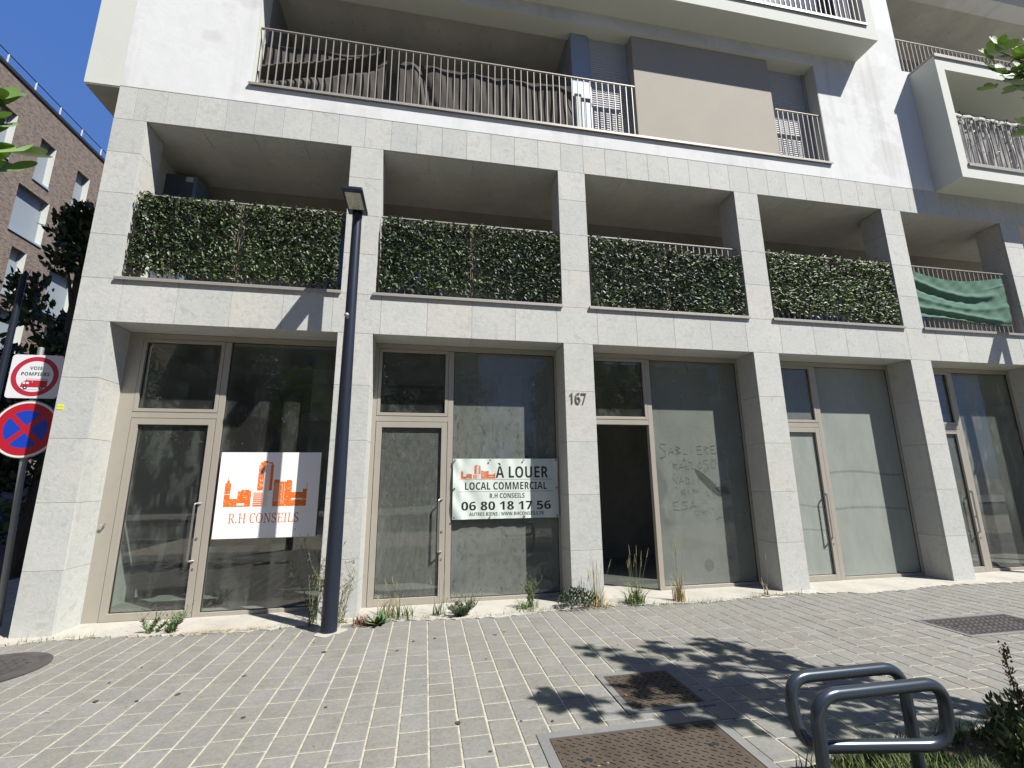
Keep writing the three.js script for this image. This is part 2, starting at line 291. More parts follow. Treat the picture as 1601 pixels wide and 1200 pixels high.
{ // projecting balcony boxes
  const b1 = mesh('balcony', [bx(-3.0, 8.70, SOF, 10.625, -0.34, 0.50), bx(8.50, 8.70, 10.625, 13.2, 0.0045, 0.50), bx(-3.0, -2.8, 10.625, 13.2, 0.0045, 0.50), bx(-3.0, 8.70, 12.95, 13.2, 0.0045, 0.5).translate(0, 0.25, 0)], M.paint, B);
  mesh('sill', [cb(-2.8, 8.5, 10.626, 10.66, 0.30, 0.53), cb(-2.8, 8.5, 10.60, 10.627, 0.52, 0.53)], M.sill, b1);
  const r = railing(5.0, 8.48, 10.66, 11.75, 0.45, 0.115);
  mesh('curtain_wall', bx(-2.8, 8.5, 10.63, 12.94, 0.006, 0.02), M.darkGlass, B);
  const X0 = 10.045, ZF = 0.5;
  const b2 = mesh('balcony', [bx(X0, X0 + 0.2, YP - 0.01, 10.20, 0.0045, ZF), bx(X0 + 0.2, XE, YP - 0.01, 7.655, -0.34, ZF), bx(X0 + 0.2, XE, 9.89, 10.20, -0.34, ZF)], M.paint, B);
  mesh('coping', [cb(X0 - 0.02, XE, 10.202, 10.235, -0.3, ZF + 0.03), cb(X0 - 0.02, XE, 10.16, 10.203, ZF + 0.003, ZF + 0.03)], M.sill, b2);
  mesh('sill', [cb(X0 + 0.2, XE, 7.656, 7.69, 0.2, ZF + 0.03), cb(X0 + 0.2, XE, 7.62, 7.657, ZF + 0.003, ZF + 0.03)], M.sill, b2);
  mesh('loggia_wall', [bx(X0 + 0.2, XE, 7.4, 10.2, -1.7, -1.5), bx(X0 + 0.1, X0 + 0.2, 7.66, 9.89, -1.5, 0)], M.inner, B);
  mesh('loggia_ceiling', bx(X0 + 0.2, XE, 9.90, 10.2, -1.5, -0.35), M.soffit, B);
  railing(X0 + 0.22, 13.4, 7.70, 8.84, 0.44, 0.115);
  railing(9.90, 14.6, 10.30, 11.24, -0.08, 0.115);
  mesh('loggia_wall', [bx(9.7, XE, 10.2, 13.2, -1.9, -1.7)], M.inner, B);
  mesh('loggia_ceiling', bx(9.6, XE, 12.95, 13.2, -1.7, -0.35), M.soffit, B);
  mesh('balcony', [bx(9.92, XE, 13.22, 13.55, -0.34, 0.5), bx(9.92, 10.12, 13.55, 16, 0.0045, 0.5)], M.paint, B);
}
// ------------------------------------------------------------------ shop fronts
const film = (w, h, fn, draw, S = 512) => {                 // whitewash and dust on the pane: matter with a grain of its own
  const cv = document.createElement('canvas'); cv.width = S; cv.height = S; const c = cv.getContext('2d'), im = c.createImageData(S, S);
  for (let y = 0; y < S; y++) for (let x = 0; x < S; x++) { const [v, a] = fn(x / S, 1 - y / S, Math.floor(y * 512 / S) * 512 + Math.floor(x * 512 / S)), k = 4 * (y * S + x); im.data[k] = v * 0.955; im.data[k + 1] = v; im.data[k + 2] = v * 0.95; im.data[k + 3] = Math.max(0, Math.min(255, a * 255)); }
  c.putImageData(im, 0, 0); if (draw) draw(c, S);
  const t = new THREE.CanvasTexture(cv); t.colorSpace = THREE.SRGBColorSpace; t.magFilter = THREE.LinearFilter;
  return std({ map: t, color: C(1, 1, 1), transparent: true, roughness: 1 });
};
const wv = (i, a) => N1[i] * 0.6 + N3[i] * 0.4 + a;
const F = {
  clear: film(1, 1, (u, v, i) => [165, 0.05 + 0.11 * sm(0.45, 0.75, N1[i]) + 0.06 * sm(0.07, 0.0, u)]),
  dusty: film(1, 1, (u, v, i) => [162, 0.19 + 0.22 * (N3[i] - 0.3) + 0.14 * sm(0.45, 0.65, N2[i]) + 0.1 * sm(0.66, 0.7, N4[i])]),
  heavy: film(1, 1, (u, v, i) => [165, 0.34 + 0.22 * (N3[i] - 0.4) + 0.08 * sm(0.45, 0.65, N2[i]) - 0.12 * sm(0.66, 0.7, N4[i])]),
  white: film(1, 1, (u, v, i) => [180, 0.62 + 0.22 * (N1[i] - 0.45) + 0.10 * (N3[i] - 0.5) - (Math.abs(v - 0.47 - 0.01 * Math.sin(u * 5)) < 0.006 || Math.abs(v - 0.30 - 0.008 * Math.sin(u * 4)) < 0.006 ? 0.16 : 0)]),
  streak: film(1, 1, (u, v, i) => [170, (0.10 + 0.5 * sm(0.40, 0.62, N2[(Math.floor(v * 60) % 512) * 512 + Math.floor(u * 400)] * 0.5 + N1[i] * 0.5)) * sm(0.1, 0.55, v) + 0.08]),
  graffiti: film(1, 1, (u, v, i) => [152, 0.54 + 0.20 * (N1[i] - 0.5) + 0.12 * (N3[i] - 0.5) - 0.16 * sm(0.46, 0.60, N2[i]) * sm(0.20, 0.24, v) * sm(0.62, 0.5, v)], (c, S) => {
    c.globalCompositeOperation = 'destination-out'; c.lineCap = 'round'; c.strokeStyle = 'rgba(0,0,0,0.6)'; c.fillStyle = 'rgba(0,0,0,0.55)'; const q = S / 512, Y = (v) => 512 * (1 - v); c.scale(q, q);
    // letters drawn with a fingertip: polylines on a 1 x 1 cell
    const G = { S: [[.9, .95, .3, 1, .1, .75, .8, .45, .75, .1, .05, .02]], A: [[0, 0, .45, 1, .9, 0], [.15, .38, .8, .4]], B: [[.1, 0, .1, 1, .75, .85, .15, .55, .85, .3, .1, 0]], L: [[.1, 1, .15, 0, .8, .03]], I: [[.3, .8, .35, 0], [.32, 1, .36, .98]], E: [[.85, 1, .1, .95, .12, 0, .85, .02], [.1, .5, .7, .5]], R: [[.1, 0, .12, 1, .8, .8, .15, .5, .85, 0]], N: [[.1, 0, .1, 1, .8, 0, .85, 1]], O: [[.5, 1, .1, .6, .3, .05, .8, .15, .85, .7, .5, 1]], M: [[.05, 0, .15, 1, .5, .3, .85, 1, .95, 0]], D: [[.1, 0, .1, 1, .8, .7, .7, .15, .1, 0]], Z: [[.1, 1, .9, .95, .1, .05, .95, 0]], K: [[.1, 0, .1, 1], [.85, 1, .15, .5, .9, 0]] };
    const wr = (t, x, v, w, h, lw) => { c.lineWidth = lw; [...t].forEach((ch, k) => { if (G[ch]) for (const p of G[ch]) { c.beginPath(); for (let n = 0; n < p.length; n += 2) { const X = x + k * w * 1.18 + p[n] * w + rr(-1.2, 1.2), YY = Y(v) - k * 0.5 - p[n + 1] * h + rr(-1.2, 1.2); n ? c.lineTo(X, YY) : c.moveTo(X, YY); } c.stroke(); } }); };
    wr('S', 24, .540, 44, 34, 2.4); wr('ABLIERE', 76, .556, 34, 18, 2.2); wr('AL', 150, .520, 26, 12, 2); wr('RALLO', 92, .488, 30, 15, 1.8); wr('SOB', 262, .490, 38, 22, 1.4); wr('NADIM', 86, .424, 30, 16, 1.9); wr('ABS', 376, .436, 26, 14, 1.6); wr('KIM', 130, .378, 28, 13, 1.6); wr('LOZA', 270, .372, 26, 11, 1.4); wr('ESA', 76, .312, 40, 18, 1.9); wr('OK', 190, .285, 36, 12, 1.2);
    c.beginPath(); c.ellipse(288, Y(0.428), 78, 12, 0.40, 0, 7); c.fill(); c.beginPath(); c.ellipse(372, Y(0.395), 46, 8, 0.1, 0, 7); c.fill();
    c.strokeStyle = 'rgba(0,0,0,0.42)';
    for (let k = 0; k < 34; k++) { c.lineWidth = rr(0.8, 1.9); c.beginPath(); const x = rr(70, 420), y = Y(rr(0.24, 0.53)); c.moveTo(x, y); c.bezierCurveTo(x + rr(-20, 30), y + rr(-12, 12), x + rr(-20, 40), y + rr(-14, 12), x + rr(-20, 50), y + rr(-10, 10)); c.stroke(); }
    for (const [x, v, r] of [[250, 0.075, 26], [370, 0.115, 20]]) { c.fillStyle = 'rgba(0,0,0,0.3)'; c.beginPath(); c.ellipse(x, Y(v), r, r * 0.5, 0, 0, 7); c.fill(); }
  }, 1024),
};
const ZP = -DEP;                                    // front face of the frames
const pane = (x0, x1, y0, y1, m, parent, z = ZP - 0.04) => {
  const g = new THREE.PlaneGeometry(x1 - x0, y1 - y0); g.translate((x0 + x1) / 2, (y0 + y1) / 2, z); const o = mesh('glass_pane', g, M.glass, parent);
  mesh('gasket', [bx(x0 - 0.001, x0 + 0.007, y0, y1, z - 0.01, z + 0.012), bx(x1 - 0.007, x1 + 0.001, y0, y1, z - 0.01, z + 0.012), bx(x0 + 0.0071, x1 - 0.0071, y1 - 0.007, y1 + 0.001, z - 0.01, z + 0.012), bx(x0 + 0.0071, x1 - 0.0071, y0 - 0.001, y0 + 0.007, z - 0.01, z + 0.012)], M.gasket, parent);
  if (m) { const f = new THREE.PlaneGeometry(x1 - x0 - 0.016, y1 - y0 - 0.016); f.translate((x0 + x1) / 2, (y0 + y1) / 2, z + 0.004); mesh('dust_film', f, m, parent); }
  return o;
};
const frameRect = (x0, x1, y0, y1, w, z0, z1, wb = w) => [cb(x0, x0 + w, y0, y1, z0, z1), cb(x1 - w, x1, y0, y1, z0, z1), cb(x0 + w + 0.0004, x1 - w - 0.0004, y1 - w, y1, z0, z1), cb(x0 + w + 0.0004, x1 - w - 0.0004, y0, y0 + wb, z0, z1)];
const SHOP = [[-3.955, 1.045, 'clear', 'clear'], [-0.750, 1.05, 'dusty', 'heavy'], [2.59, 1.02, null, 'graffiti'], [5.93, 0.965, 'white', 'white'], [9.10, 0.925, 'dusty', 'streak'], [12.1, 1.0, 'dusty', 'dusty']];
SHOP.forEach(([lx, lw, fd, ff], k) => {
  const l = PIL[k][1] - 0.004, r = PIL[k + 1][0] + 0.004, lr = lx + lw, ml = lr + 0.004, mr = lr + 0.085, z0 = ZP - 0.085, z1 = ZP;
  const postEnd = lx - 0.004;
  const fr = mesh('shop_front_frame', [cb(l, postEnd, -0.01, 3.78, z0, z1), cb(ml, mr, -0.01, 3.69, z0, z1), cb(postEnd + 0.0005, r, 3.70, 3.779, z0, z1 - 0.001), cb(postEnd + 0.0005, ml - 0.0005, 2.575, 2.655, z0, z1 - 0.001)], M.champagne, B);
  mesh('gasket', [bx(lx - 0.003, lr + 0.003, 0.0, 3.70, z0 - 0.012, z0 - 0.004)].map((g) => g.scale(1, 0.0001, 1)), M.gasket, fr);
  const tw = mesh('transom_window', frameRect(lx, lr, 2.66, 3.696, 0.046, z0 + 0.01, z1 + 0.004), M.champagne, B);
  pane(lx + 0.046, lr - 0.046, 2.706, 3.65, F[k === 3 ? 'heavy' : 'clear'], tw);
  const sw = mesh('shop_window', [cb(mr + 0.0005, r, -0.01, 0.058, z0, z1), cb(r - 0.034, r, 0.0585, 3.699, z0, z1 - 0.002)], M.champagne, B);
  pane(mr, r - 0.034, 0.058, 3.70, F[ff], sw);
  const zi = k === 2 ? 0 : 0, d = mesh('shop_door', frameRect(lx + 0.003, lr - 0.003, 0.012, 2.568, 0.084, z0 + 0.012, z1 + 0.005, 0.09).map((g) => g.translate(k === 2 ? -lx : 0, 0, k === 2 ? -z0 : 0)), M.champagne, B);
  if (k === 2) { d.position.set(lx + 0.02, 0, z0); d.rotation.y = 1.62; const g = new THREE.PlaneGeometry(lw - 0.17, 2.39); g.translate(lw / 2, 1.29, 0.04); mesh('glass_pane', g, M.glass, d); }
  else {
    pane(lx + 0.087, lr - 0.087, 0.102, 2.484, F[fd], d);
    const hx = lr - 0.105, hz = ZP + 0.06, path = new THREE.CurvePath(); const y0 = 0.70, y1 = 1.43, c = 0.012;
    const pts = [V(hx + 0.055, y0, ZP + 0.006), V(hx + 0.012, y0, hz - 0.012), V(hx, y0 + c, hz), V(hx, y1 - c, hz), V(hx + 0.012, y1, hz - 0.012), V(hx + 0.055, y1, ZP + 0.006)];
    mesh('door_handle', pts.slice(1).map((p, i) => rod(pts[i], p, 0.012, 0.012, 10)), M.steel, d);
    mesh('lock', [new THREE.CylinderGeometry(0.016, 0.016, 0.012, 14).rotateX(Math.PI / 2).translate(lr - 0.05, 0.98, ZP + 0.008), new THREE.CylinderGeometry(0.014, 0.014, 0.01, 14).rotateX(Math.PI / 2).translate(lr - 0.05, 0.60, ZP + 0.008)], M.steel, d);
  }
});
mesh('door_hook', [rod(V(-4.06, 1.16, ZP + 0.001), V(-4.06, 1.16, ZP + 0.035), 0.012), rod(V(-4.06, 1.16, ZP + 0.035), V(-4.03, 1.20, ZP + 0.035), 0.009), rod(V(-4.06, 1.16, ZP + 0.035), V(-4.09, 1.18, ZP + 0.035), 0.009)], M.steel, B);
const fontRegular = await new FontLoader().loadAsync('fonts/droid/droid_sans_regular.typeface.json');
{
  const g = new TextGeometry('167', { font: fontRegular, size: 0.168, depth: 0.012, curveSegments: 5 }); g.computeBoundingBox(); const b = g.boundingBox;
  g.translate(-b.min.x, -b.min.y, 0); g.scale(0.265 / (b.max.x - b.min.x), 1, 1); g.translate(2.113, 2.825, 0.0025);
  mesh('house_number', g, std({ color: C(0.19, 0.17, 0.14), roughness: 0.5, metalness: 0.3 }), B);
}
// ------------------------------------------------------------------ notices on the shop windows
function skyline(c, x, y, w, h, col, bg) {          // a row of plain towers
  c.fillStyle = col; const R = (a, b, ww, hh) => c.fillRect(x + a * w, y + h - (b + hh) * h, ww * w, hh * h);
  R(0, 0, 0.07, 0.50); R(0.02, 0.5, 0.03, 0.06); R(0.028, 0.56, 0.006, 0.08); R(0.0, 0, 0.16, 0.17); R(0.16, 0, 0.16, 0.33); R(0.20, 0.33, 0.10, 0.03); R(0.35, 0, 0.11, 0.30);
  R(0.385, 0.34, 0.07, 0.55); R(0.40, 0.85, 0.06, 0.10); R(0.43, 0.93, 0.06, 0.05); R(0.53, 0.34, 0.035, 0.56); R(0.50, 0.90, 0.05, 0.05); R(0.585, 0, 0.07, 0.57); R(0.66, 0, 0.15, 0.53); R(0.74, 0.5, 0.06, 0.06); R(0.81, 0, 0.19, 0.14); R(0.79, 0.17, 0.17, 0.13); R(0.95, 0.15, 0.05, 0.22); R(0.992, 0.3, 0.008, 0.2);
  c.fillStyle = bg; let s = 5; const q = () => (s = (s * 16807) % 2147483647) / 2147483647;
  R(0.475, 0.0, 0.055, 0.92); c.fillStyle = col; for (let k = 0; k < 5; k++) R(0.479 + 0.011 * k, 0.0, 0.0035, 0.9); c.fillStyle = bg; for (let k = 0; k < 7; k++) { R(0.355, 0.04 + k * 0.04, 0.10, 0.011); R(0.82, 0.02, 0.0, 0); }
  for (let k = 0; k < 9; k++) R(0.50 + 0.008 * k, 0.0, 0.003, 0.32);
  for (let k = 0; k < 7; k++) R(0.49, 0.03 + 0.045 * k, 0.08, 0.008);
  for (let k = 0; k < 170; k++) { const a = q(), b = q() * 0.5; R(a, b, 0.006 + 0.008 * q(), 0.008); }
  for (let k = 0; k < 40; k++) R(0.39 + 0.06 * q(), 0.4 + 0.5 * q(), 0.004, 0.025);
  R(0.16, 0.03, 0.09, 0.045); R(0.0, 0.26, 0.07, 0.012); R(0.09, 0.20, 0.06, 0.06);
  for (let k = 0; k < 5; k++) R(0.60 + 0.012 * k, 0.1, 0.003, 0.4);
  R(0.715, 0.05, 0.004, 0.45); R(0.69, 0.05, 0.003, 0.42);
}
function fitText(c, t, x, y, w, size, font, col) { c.fillStyle = col; c.font = font.replace('SZ', size); const m = c.measureText(t).width; c.save(); c.translate(x, y); c.scale(w / m, 1); c.fillText(t, 0, 0); c.restore(); }
const canvasMat = (w, h, draw, extra = {}) => { const cv = document.createElement('canvas'); cv.width = w; cv.height = h; draw(cv.getContext('2d')); const t = new THREE.CanvasTexture(cv); t.colorSpace = THREE.SRGBColorSpace; t.magFilter = THREE.LinearFilter; t.anisotropy = 8; return std({ map: t, color: C(1.02, 1.02, 1.02), roughness: 0.7, ...extra }); };
{
  const m = canvasMat(1024, 880, (c) => {
    c.fillStyle = '#f8f8f6'; c.fillRect(0, 0, 1024, 880); skyline(c, 70, 80, 830, 485, '#e8701c', '#f8f8f6');
    fitText(c, 'R.H CONSEILS', 132, 730, 710, 138, 'SZpx serif', '#c96a26');
  });
  const o = mesh('poster', new THREE.BoxGeometry(1.30, 1.145, 0.006).translate(-2.126, 1.537, ZP + 0.012), [M.rail, M.rail, M.rail, M.rail, m, m]);
  tag(o, 'white square poster with orange skyline reading R.H CONSEILS on first shop window', 'poster');
}
{
  const m = canvasMat(1024, 560, (c) => {
    c.fillStyle = '#cfdad2'; c.fillRect(0, 0, 1024, 560); c.fillStyle = '#1e2420';
    skyline(c, 74, 58, 330, 132, '#c4653f', '#cfdad2');
    fitText(c, 'À LOUER', 408, 182, 520, 150, 'bold SZpx sans-serif', '#20241f');
    c.fillRect(55, 196, 915, 3);
    fitText(c, 'LOCAL COMMERCIAL', 108, 292, 805, 96, 'bold SZpx sans-serif', '#20241f'); c.fillRect(55, 308, 915, 3);
    fitText(c, 'R.H CONSEILS', 345, 372, 345, 62, 'bold SZpx sans-serif', '#20241f');
    fitText(c, '06 80 18 17 56', 78, 480, 872, 110, 'bold SZpx sans-serif', '#151815');
    fitText(c, 'AUTRES BIENS : WWW.RHCONSEILS.FR', 158, 532, 720, 44, 'bold SZpx sans-serif', '#20241f');
  }, { roughness: 0.45, side: THREE.DoubleSide });
  const g = new THREE.PlaneGeometry(1.615, 0.88, 90, 50), p = g.attributes.position;
  for (let i = 0; i < p.count; i++) { const x = p.getX(i), y = p.getY(i), e = Math.abs(x) / 0.8; p.setZ(i, 0.006 * Math.sin(x * 13 + y * 5) * (0.4 + e) + 0.009 * Math.exp(-Math.pow((x + 0.70 + 0.1 * y) / 0.045, 2)) + 0.005 * Math.sin(y * 17 + x * 24) * sm(-0.2, -0.8, x) + 0.004 * Math.sin(x * 31 + y * 3) * sm(0.1, 0.44, Math.abs(y))); }
  g.computeVertexNormals(); g.translate(1.204, 1.58, ZP + 0.03);
  const t = thing('banner', 'grey-white vinyl letting banner with phone number on the second shop window', 'banner');
  mesh('vinyl_sheet', g, m, t); const ey = [];
  for (const x of [0.42, 0.95, 1.47, 1.985]) for (const y of [1.165, 1.995]) ey.push(new THREE.TorusGeometry(0.010, 0.004, 6, 12).translate(x, y, ZP + 0.044));
  for (const x of [0.42, 1.985]) ey.push(new THREE.TorusGeometry(0.010, 0.004, 6, 12).translate(x, 1.58, ZP + 0.044));
  ey.forEach((e) => mesh('eyelet', e, M.gasket, t));
}
{
  const g = [[-0.018, 0.018], [0.018, 0.018], [-0.018, -0.018], [0.018, -0.018]].map(([a, b]) => bx(-4.497 + a - 0.016, -4.497 + a + 0.016, 2.640 + b - 0.016, 2.640 + b + 0.016, 0.0005, 0.003));
  tag(mesh('sticker', g, std({ color: C(0.72, 0.78, 0.03), roughness: 0.6 })), 'small yellow four-square survey sticker on the corner stone pillar', 'sticker');
}
// ------------------------------------------------------------------ ivy screens and cloths on the railings
function leafGeo(l, w, fold) { // a pointed leaf folded along its rib
  const P = [0, 0, 0, -w / 2, l * 0.35, fold, 0, l * 0.4, 0, w / 2, l * 0.35, fold, -w * 0.38, l * 0.7, fold * 0.8, 0, l * 0.75, -fold * 0.2, w * 0.38, l * 0.7, fold * 0.8, 0, l, -fold * 0.8];
  const I = [0, 2, 1, 0, 3, 2, 1, 2, 5, 1, 5, 4, 2, 3, 6, 2, 6, 5, 4, 5, 7, 5, 6, 7];
  const g = new THREE.BufferGeometry(); g.setAttribute('position', new THREE.Float32BufferAttribute(P, 3)); g.setIndex(I); g.setAttribute('uv', new THREE.Float32BufferAttribute(P.filter((_, i) => i % 3 < 2), 2)); g.computeVertexNormals(); return g;
}
const mat4 = (p, e, s) => new THREE.Matrix4().compose(p, new THREE.Quaternion().setFromEuler(e), V(s, s, s));
const hedgeLeaf = leafGeo(0.072, 0.030, 0.008);
M.hedge = std({ color: C(1, 1, 1), roughness: 0.5, side: THREE.DoubleSide });
M.twig = std({ color: C(0.20, 0.15, 0.10), roughness: 0.9 });
const HEDGE = [
  [-4.10, -1.40, (u) => 5.68 + 0.06 * sm(0.12, 0, u), (u) => 4.48, 'left end, longest ivy screen, beside the corner stone pillar', [0.068, 0.108, 0.034], 0.92],
  [-0.79, 2.00, (u) => 5.66, (u) => 4.49, 'ivy screen right of the lamp post, above the letting banner', [0.060, 0.098, 0.032], 0.95],
  [2.56, 5.33, (u) => 5.66 - 0.14 * sm(0.15, 0.8, u), (u) => 4.42, 'ivy screen hung lowest below its rail, above the open dark doorway', [0.060, 0.098, 0.032], 0.95],
  [5.90, 8.55, (u) => 5.69, (u) => 4.53 - 0.09 * sm(0.55, 0.7, u), 'brighter green ivy screen next to the green shade cloth', [0.105, 0.160, 0.046], 0.97]];
HEDGE.forEach(([x0, x1, top, bot, label, col, fill], k) => {
  const t = thing('ivy_screen', 'artificial ' + label, 'hedge screen', [x0, YS, 0], 'artificial ivy screens on the loggia railings');
  const L = [], Cc = [], w = x1 - x0, half = w / 2;
  for (let i = 0; i < 7600; i++) {
    const u = rnd(), yb = bot(u), yt = top(u), v = Math.pow(rnd(), 0.97), x = u * w, y = yb + v * (yt - yb) + rr(-0.02, 0.03);
    if (Math.abs(x - half) < 0.035 && rnd() < 0.75) continue; if (Math.abs(x - half) < 0.10 && rnd() < 0.35) continue;
    const pale = N1[(Math.floor(v * 150 + 40) % 512) * 512 + Math.floor(u * 300 + k * 90) % 512] > 0.60 ? 1.45 : 1; const thin = N2[(Math.floor(v * 200) % 512) * 512 + Math.floor(u * 380) + k * 30]; if (thin > 0.60 && rnd() < 0.6) continue;
    if (y - yb < 0.07 && rnd() < 0.6) continue;
    L.push(mat4(V(x, y - YS, -0.065 + rr(-0.02, 0.055)), new THREE.Euler(rr(-1.1, 0.7), rr(-0.9, 0.9), -Math.PI / 2 + rr(-1.3, 1.0)), rr(0.7, 1.3)));
    const b = rr(0.55, 1.5) * pale, y2 = rnd() < 0.05 ? 1.9 : 1; Cc.push(C(col[0] * b * y2 * rr(0.8, 1.35), col[1] * b * y2, col[2] * b * rr(0.7, 1.4)));
  }
  inst('ivy_leaf', hedgeLeaf, M.hedge, L, t, Cc);
  const tw = [], step = 0.11;                        // willow lattice that carries the leaves
  for (const s of [-1, 1]) for (let x = -1.2; x < w + 1.2; x += step) {
    const yb = bot(0.5) - YS + 0.02, yt = top(0.5) - YS - 0.01; let xa = x, xb = x + s * (yt - yb) * 0.55, ya = yb, y2 = yt;
    if (xa < 0 && xb < 0 || xa > w && xb > w) continue; const cl = (X) => ya + (X - xa) / (xb - xa) * (y2 - ya);
    const A = V(Math.min(w, Math.max(0, xa)), 0, 0), Bv = V(Math.min(w, Math.max(0, xb)), 0, 0); const yA = cl(A.x), yB = cl(Bv.x);
    tw.push(rod(V(A.x, yA, -0.075 + 0.005 * s), V(Bv.x, yB, -0.075 + 0.005 * s), 0.0045, 0.0045, 4));
  }
  for (const x of [half - 0.012, half + 0.014]) tw.push(rod(V(x, bot(0.5) - YS, -0.058), V(x, top(0.5) - YS, -0.058), 0.006, 0.006, 5));
  const lat = mesh('lattice', tw, M.twig, t); lat.userData.kind = 'stuff';
});
function cloth(x0, x1, top, bot, zf, nx, ny) {
  const g = new THREE.PlaneGeometry(1, 1, nx, ny), p = g.attributes.position, uv = g.attributes.uv;
  for (let i = 0; i < p.count; i++) { const u = p.getX(i) + 0.5, v = p.getY(i) + 0.5, x = x0 + u * (x1 - x0), y = bot(u) + v * (top(u) - bot(u)); p.setXYZ(i, x, y, zf(u, v)); uv.setXY(i, x, y); }
  g.computeVertexNormals(); return g;
}
const weave = grayTex(512, 0.05, (i, x, y) => 0.5 + 0.3 * Math.sin(x / 512 * 40 * Math.PI) * Math.sin(y / 512 * 40 * Math.PI) + 0.2 * (N4[i] - 0.5));
const clothMat = (c) => std({ color: C(...c), roughness: 0.95, side: THREE.DoubleSide, map: colorTex(256, 0.6, (i, x, y) => { const j = (2 * y) * 512 + 2 * x, v = 0.85 + 0.3 * (N1[j] - 0.5) + 0.25 * (N4[j] - 0.5); return [v, v, v]; }), bumpMap: weave, bumpScale: 0.0006 });
{
  const brown = clothMat([0.080, 0.070, 0.060]);
  const sag = (u, v, a, b, w, h) => h * Math.exp(-Math.pow((v - (a + (b - a) * u)) / w, 2));
  const g1 = cloth(OL + 0.06, -0.86, (u) => 8.66 + 0.12 * u * u * u + 0.10 * sm(0.9, 1, u), (u) => OB + 0.03, (u, v) => -0.155 + sag(u, v, 0.44, 0.98, 0.075, 0.09) - sag(u, v, 0.30, 0.86, 0.08, 0.06) + sag(u, v, 0.14, 0.45, 0.09, 0.05) * sm(0.7, 0.2, u) + 0.008 * Math.sin(u * 31 + v * 4) * (1 - v) + 0.010 * Math.sin(u * 13 + v * 9), 110, 60);
  tag(mesh('shade_cloth', g1, brown), 'sagging brown-grey cloth with long diagonal folds behind the left second-floor railing', 'cloth');
  const g2 = cloth(-0.66, 2.42, (u) => 8.74 - 0.10 * sm(0.03, 0.0, u) - 0.05 * Math.sin(u * 3.1), (u) => OB + 0.04, (u, v) => -0.16 + 0.010 * Math.sin(u * 27 + 3 * v) + 0.004 * Math.sin(u * 61 + v * 9) + 0.05 * Math.exp(-Math.pow((u - 0.06 - 0.10 * (1 - v)) / 0.025, 2)) * (1 - v * 0.6) - 0.05 * Math.exp(-Math.pow((u - 0.11 - 0.10 * (1 - v)) / 0.02, 2)) + 0.04 * sm(0.92, 1, u) * Math.sin(v * 7), 150, 40);
  tag(mesh('shade_cloth', g2, brown), 'upright hanging brown-grey cloth behind the second-floor railing, left of the roller shutter', 'cloth');
  const green = clothMat([0.075, 0.175, 0.125]);
  const f = (u, v) => -0.06 + 0.030 * Math.exp(-Math.pow((v - 0.80 + 0.20 * Math.sin(u * 2.6)) / 0.06, 2)) * sm(1.0, 0.75, u) - 0.034 * Math.exp(-Math.pow((v - 0.66 + 0.18 * Math.sin(u * 2.6)) / 0.07, 2)) * sm(0.95, 0.6, u) + 0.028 * Math.exp(-Math.pow((v - 0.20 + 0.14 * u) / 0.05, 2)) * sm(0.98, 0.8, u) + 0.016 * Math.exp(-Math.pow((v - 0.42 + 0.12 * Math.sin(u * 3)) / 0.05, 2)) - 0.03 * Math.exp(-Math.pow((v - 0.10 + 0.10 * u) / 0.05, 2)) + 0.004 * Math.sin(u * 30 + v * 13) + 0.003 * Math.sin(u * 57 - v * 31) + 0.012 * Math.exp(-Math.pow((v - 0.55 - 0.3 * u) / 0.02, 2)) * sm(0.6, 1, u);
  const g3 = cloth(9.10, 11.34, (u) => 5.60 - 0.16 * Math.sin(Math.PI * Math.min(1, u * 1.02)) * (1 - 0.3 * u), (u) => 4.66 - 0.05 * u + 0.02 * Math.sin(u * 6), f, 90, 60);
  tag(mesh('shade_cloth', g3, green), 'green shade cloth with horizontal folds tied on the right loggia railing', 'cloth');
  // pale cloth with scraps of ivy in the box balcony at the right
  const t = thing('balcony_cover', 'torn pale cloth with scraps of ivy along the box balcony railing', 'cloth');
  mesh('sheet', cloth(10.27, 13.3, () => 8.86, () => 7.72, (u, v) => 0.395 + 0.02 * Math.sin(u * 95) + 0.008 * Math.sin(u * 37 + v * 8), 200, 10), clothMat([0.55, 0.54, 0.52]), t);
  mesh('top_roll', cloth(10.27, 13.3, () => 8.89, () => 8.80, (u, v) => 0.46 + 0.012 * Math.sin(u * 60) + 0.01 * Math.sin(v * 5), 120, 4), clothMat([0.6, 0.59, 0.56]), t);
  const L = [], Cc = []; for (let i = 0; i < 260; i++) { const x = 10.27 + Math.pow(rnd(), 0.8) * 3, y = rnd() < 0.45 ? rr(8.6, 8.9) : rr(7.72, 8.8) * 1; L.push(mat4(V(x, y, 0.475 + rr(0, 0.02)), new THREE.Euler(rr(-1, 1), rr(-1, 1), rr(0, 6)), rr(0.5, 1.0))); Cc.push(C(rr(0.05, 0.16), rr(0.12, 0.22), 0.04)); }
  inst('ivy_scrap', hedgeLeaf, M.hedge, L, t, Cc);
  tag(mesh('curtain', cloth(8.0, 8.36, () => 11.8, () => 10.67, (u, v) => 0.33 + 0.02 * Math.sin(u * 25), 30, 4), clothMat([0.75, 0.75, 0.78])), 'white sheet hanging behind the topmost balcony railing', 'cloth');
}
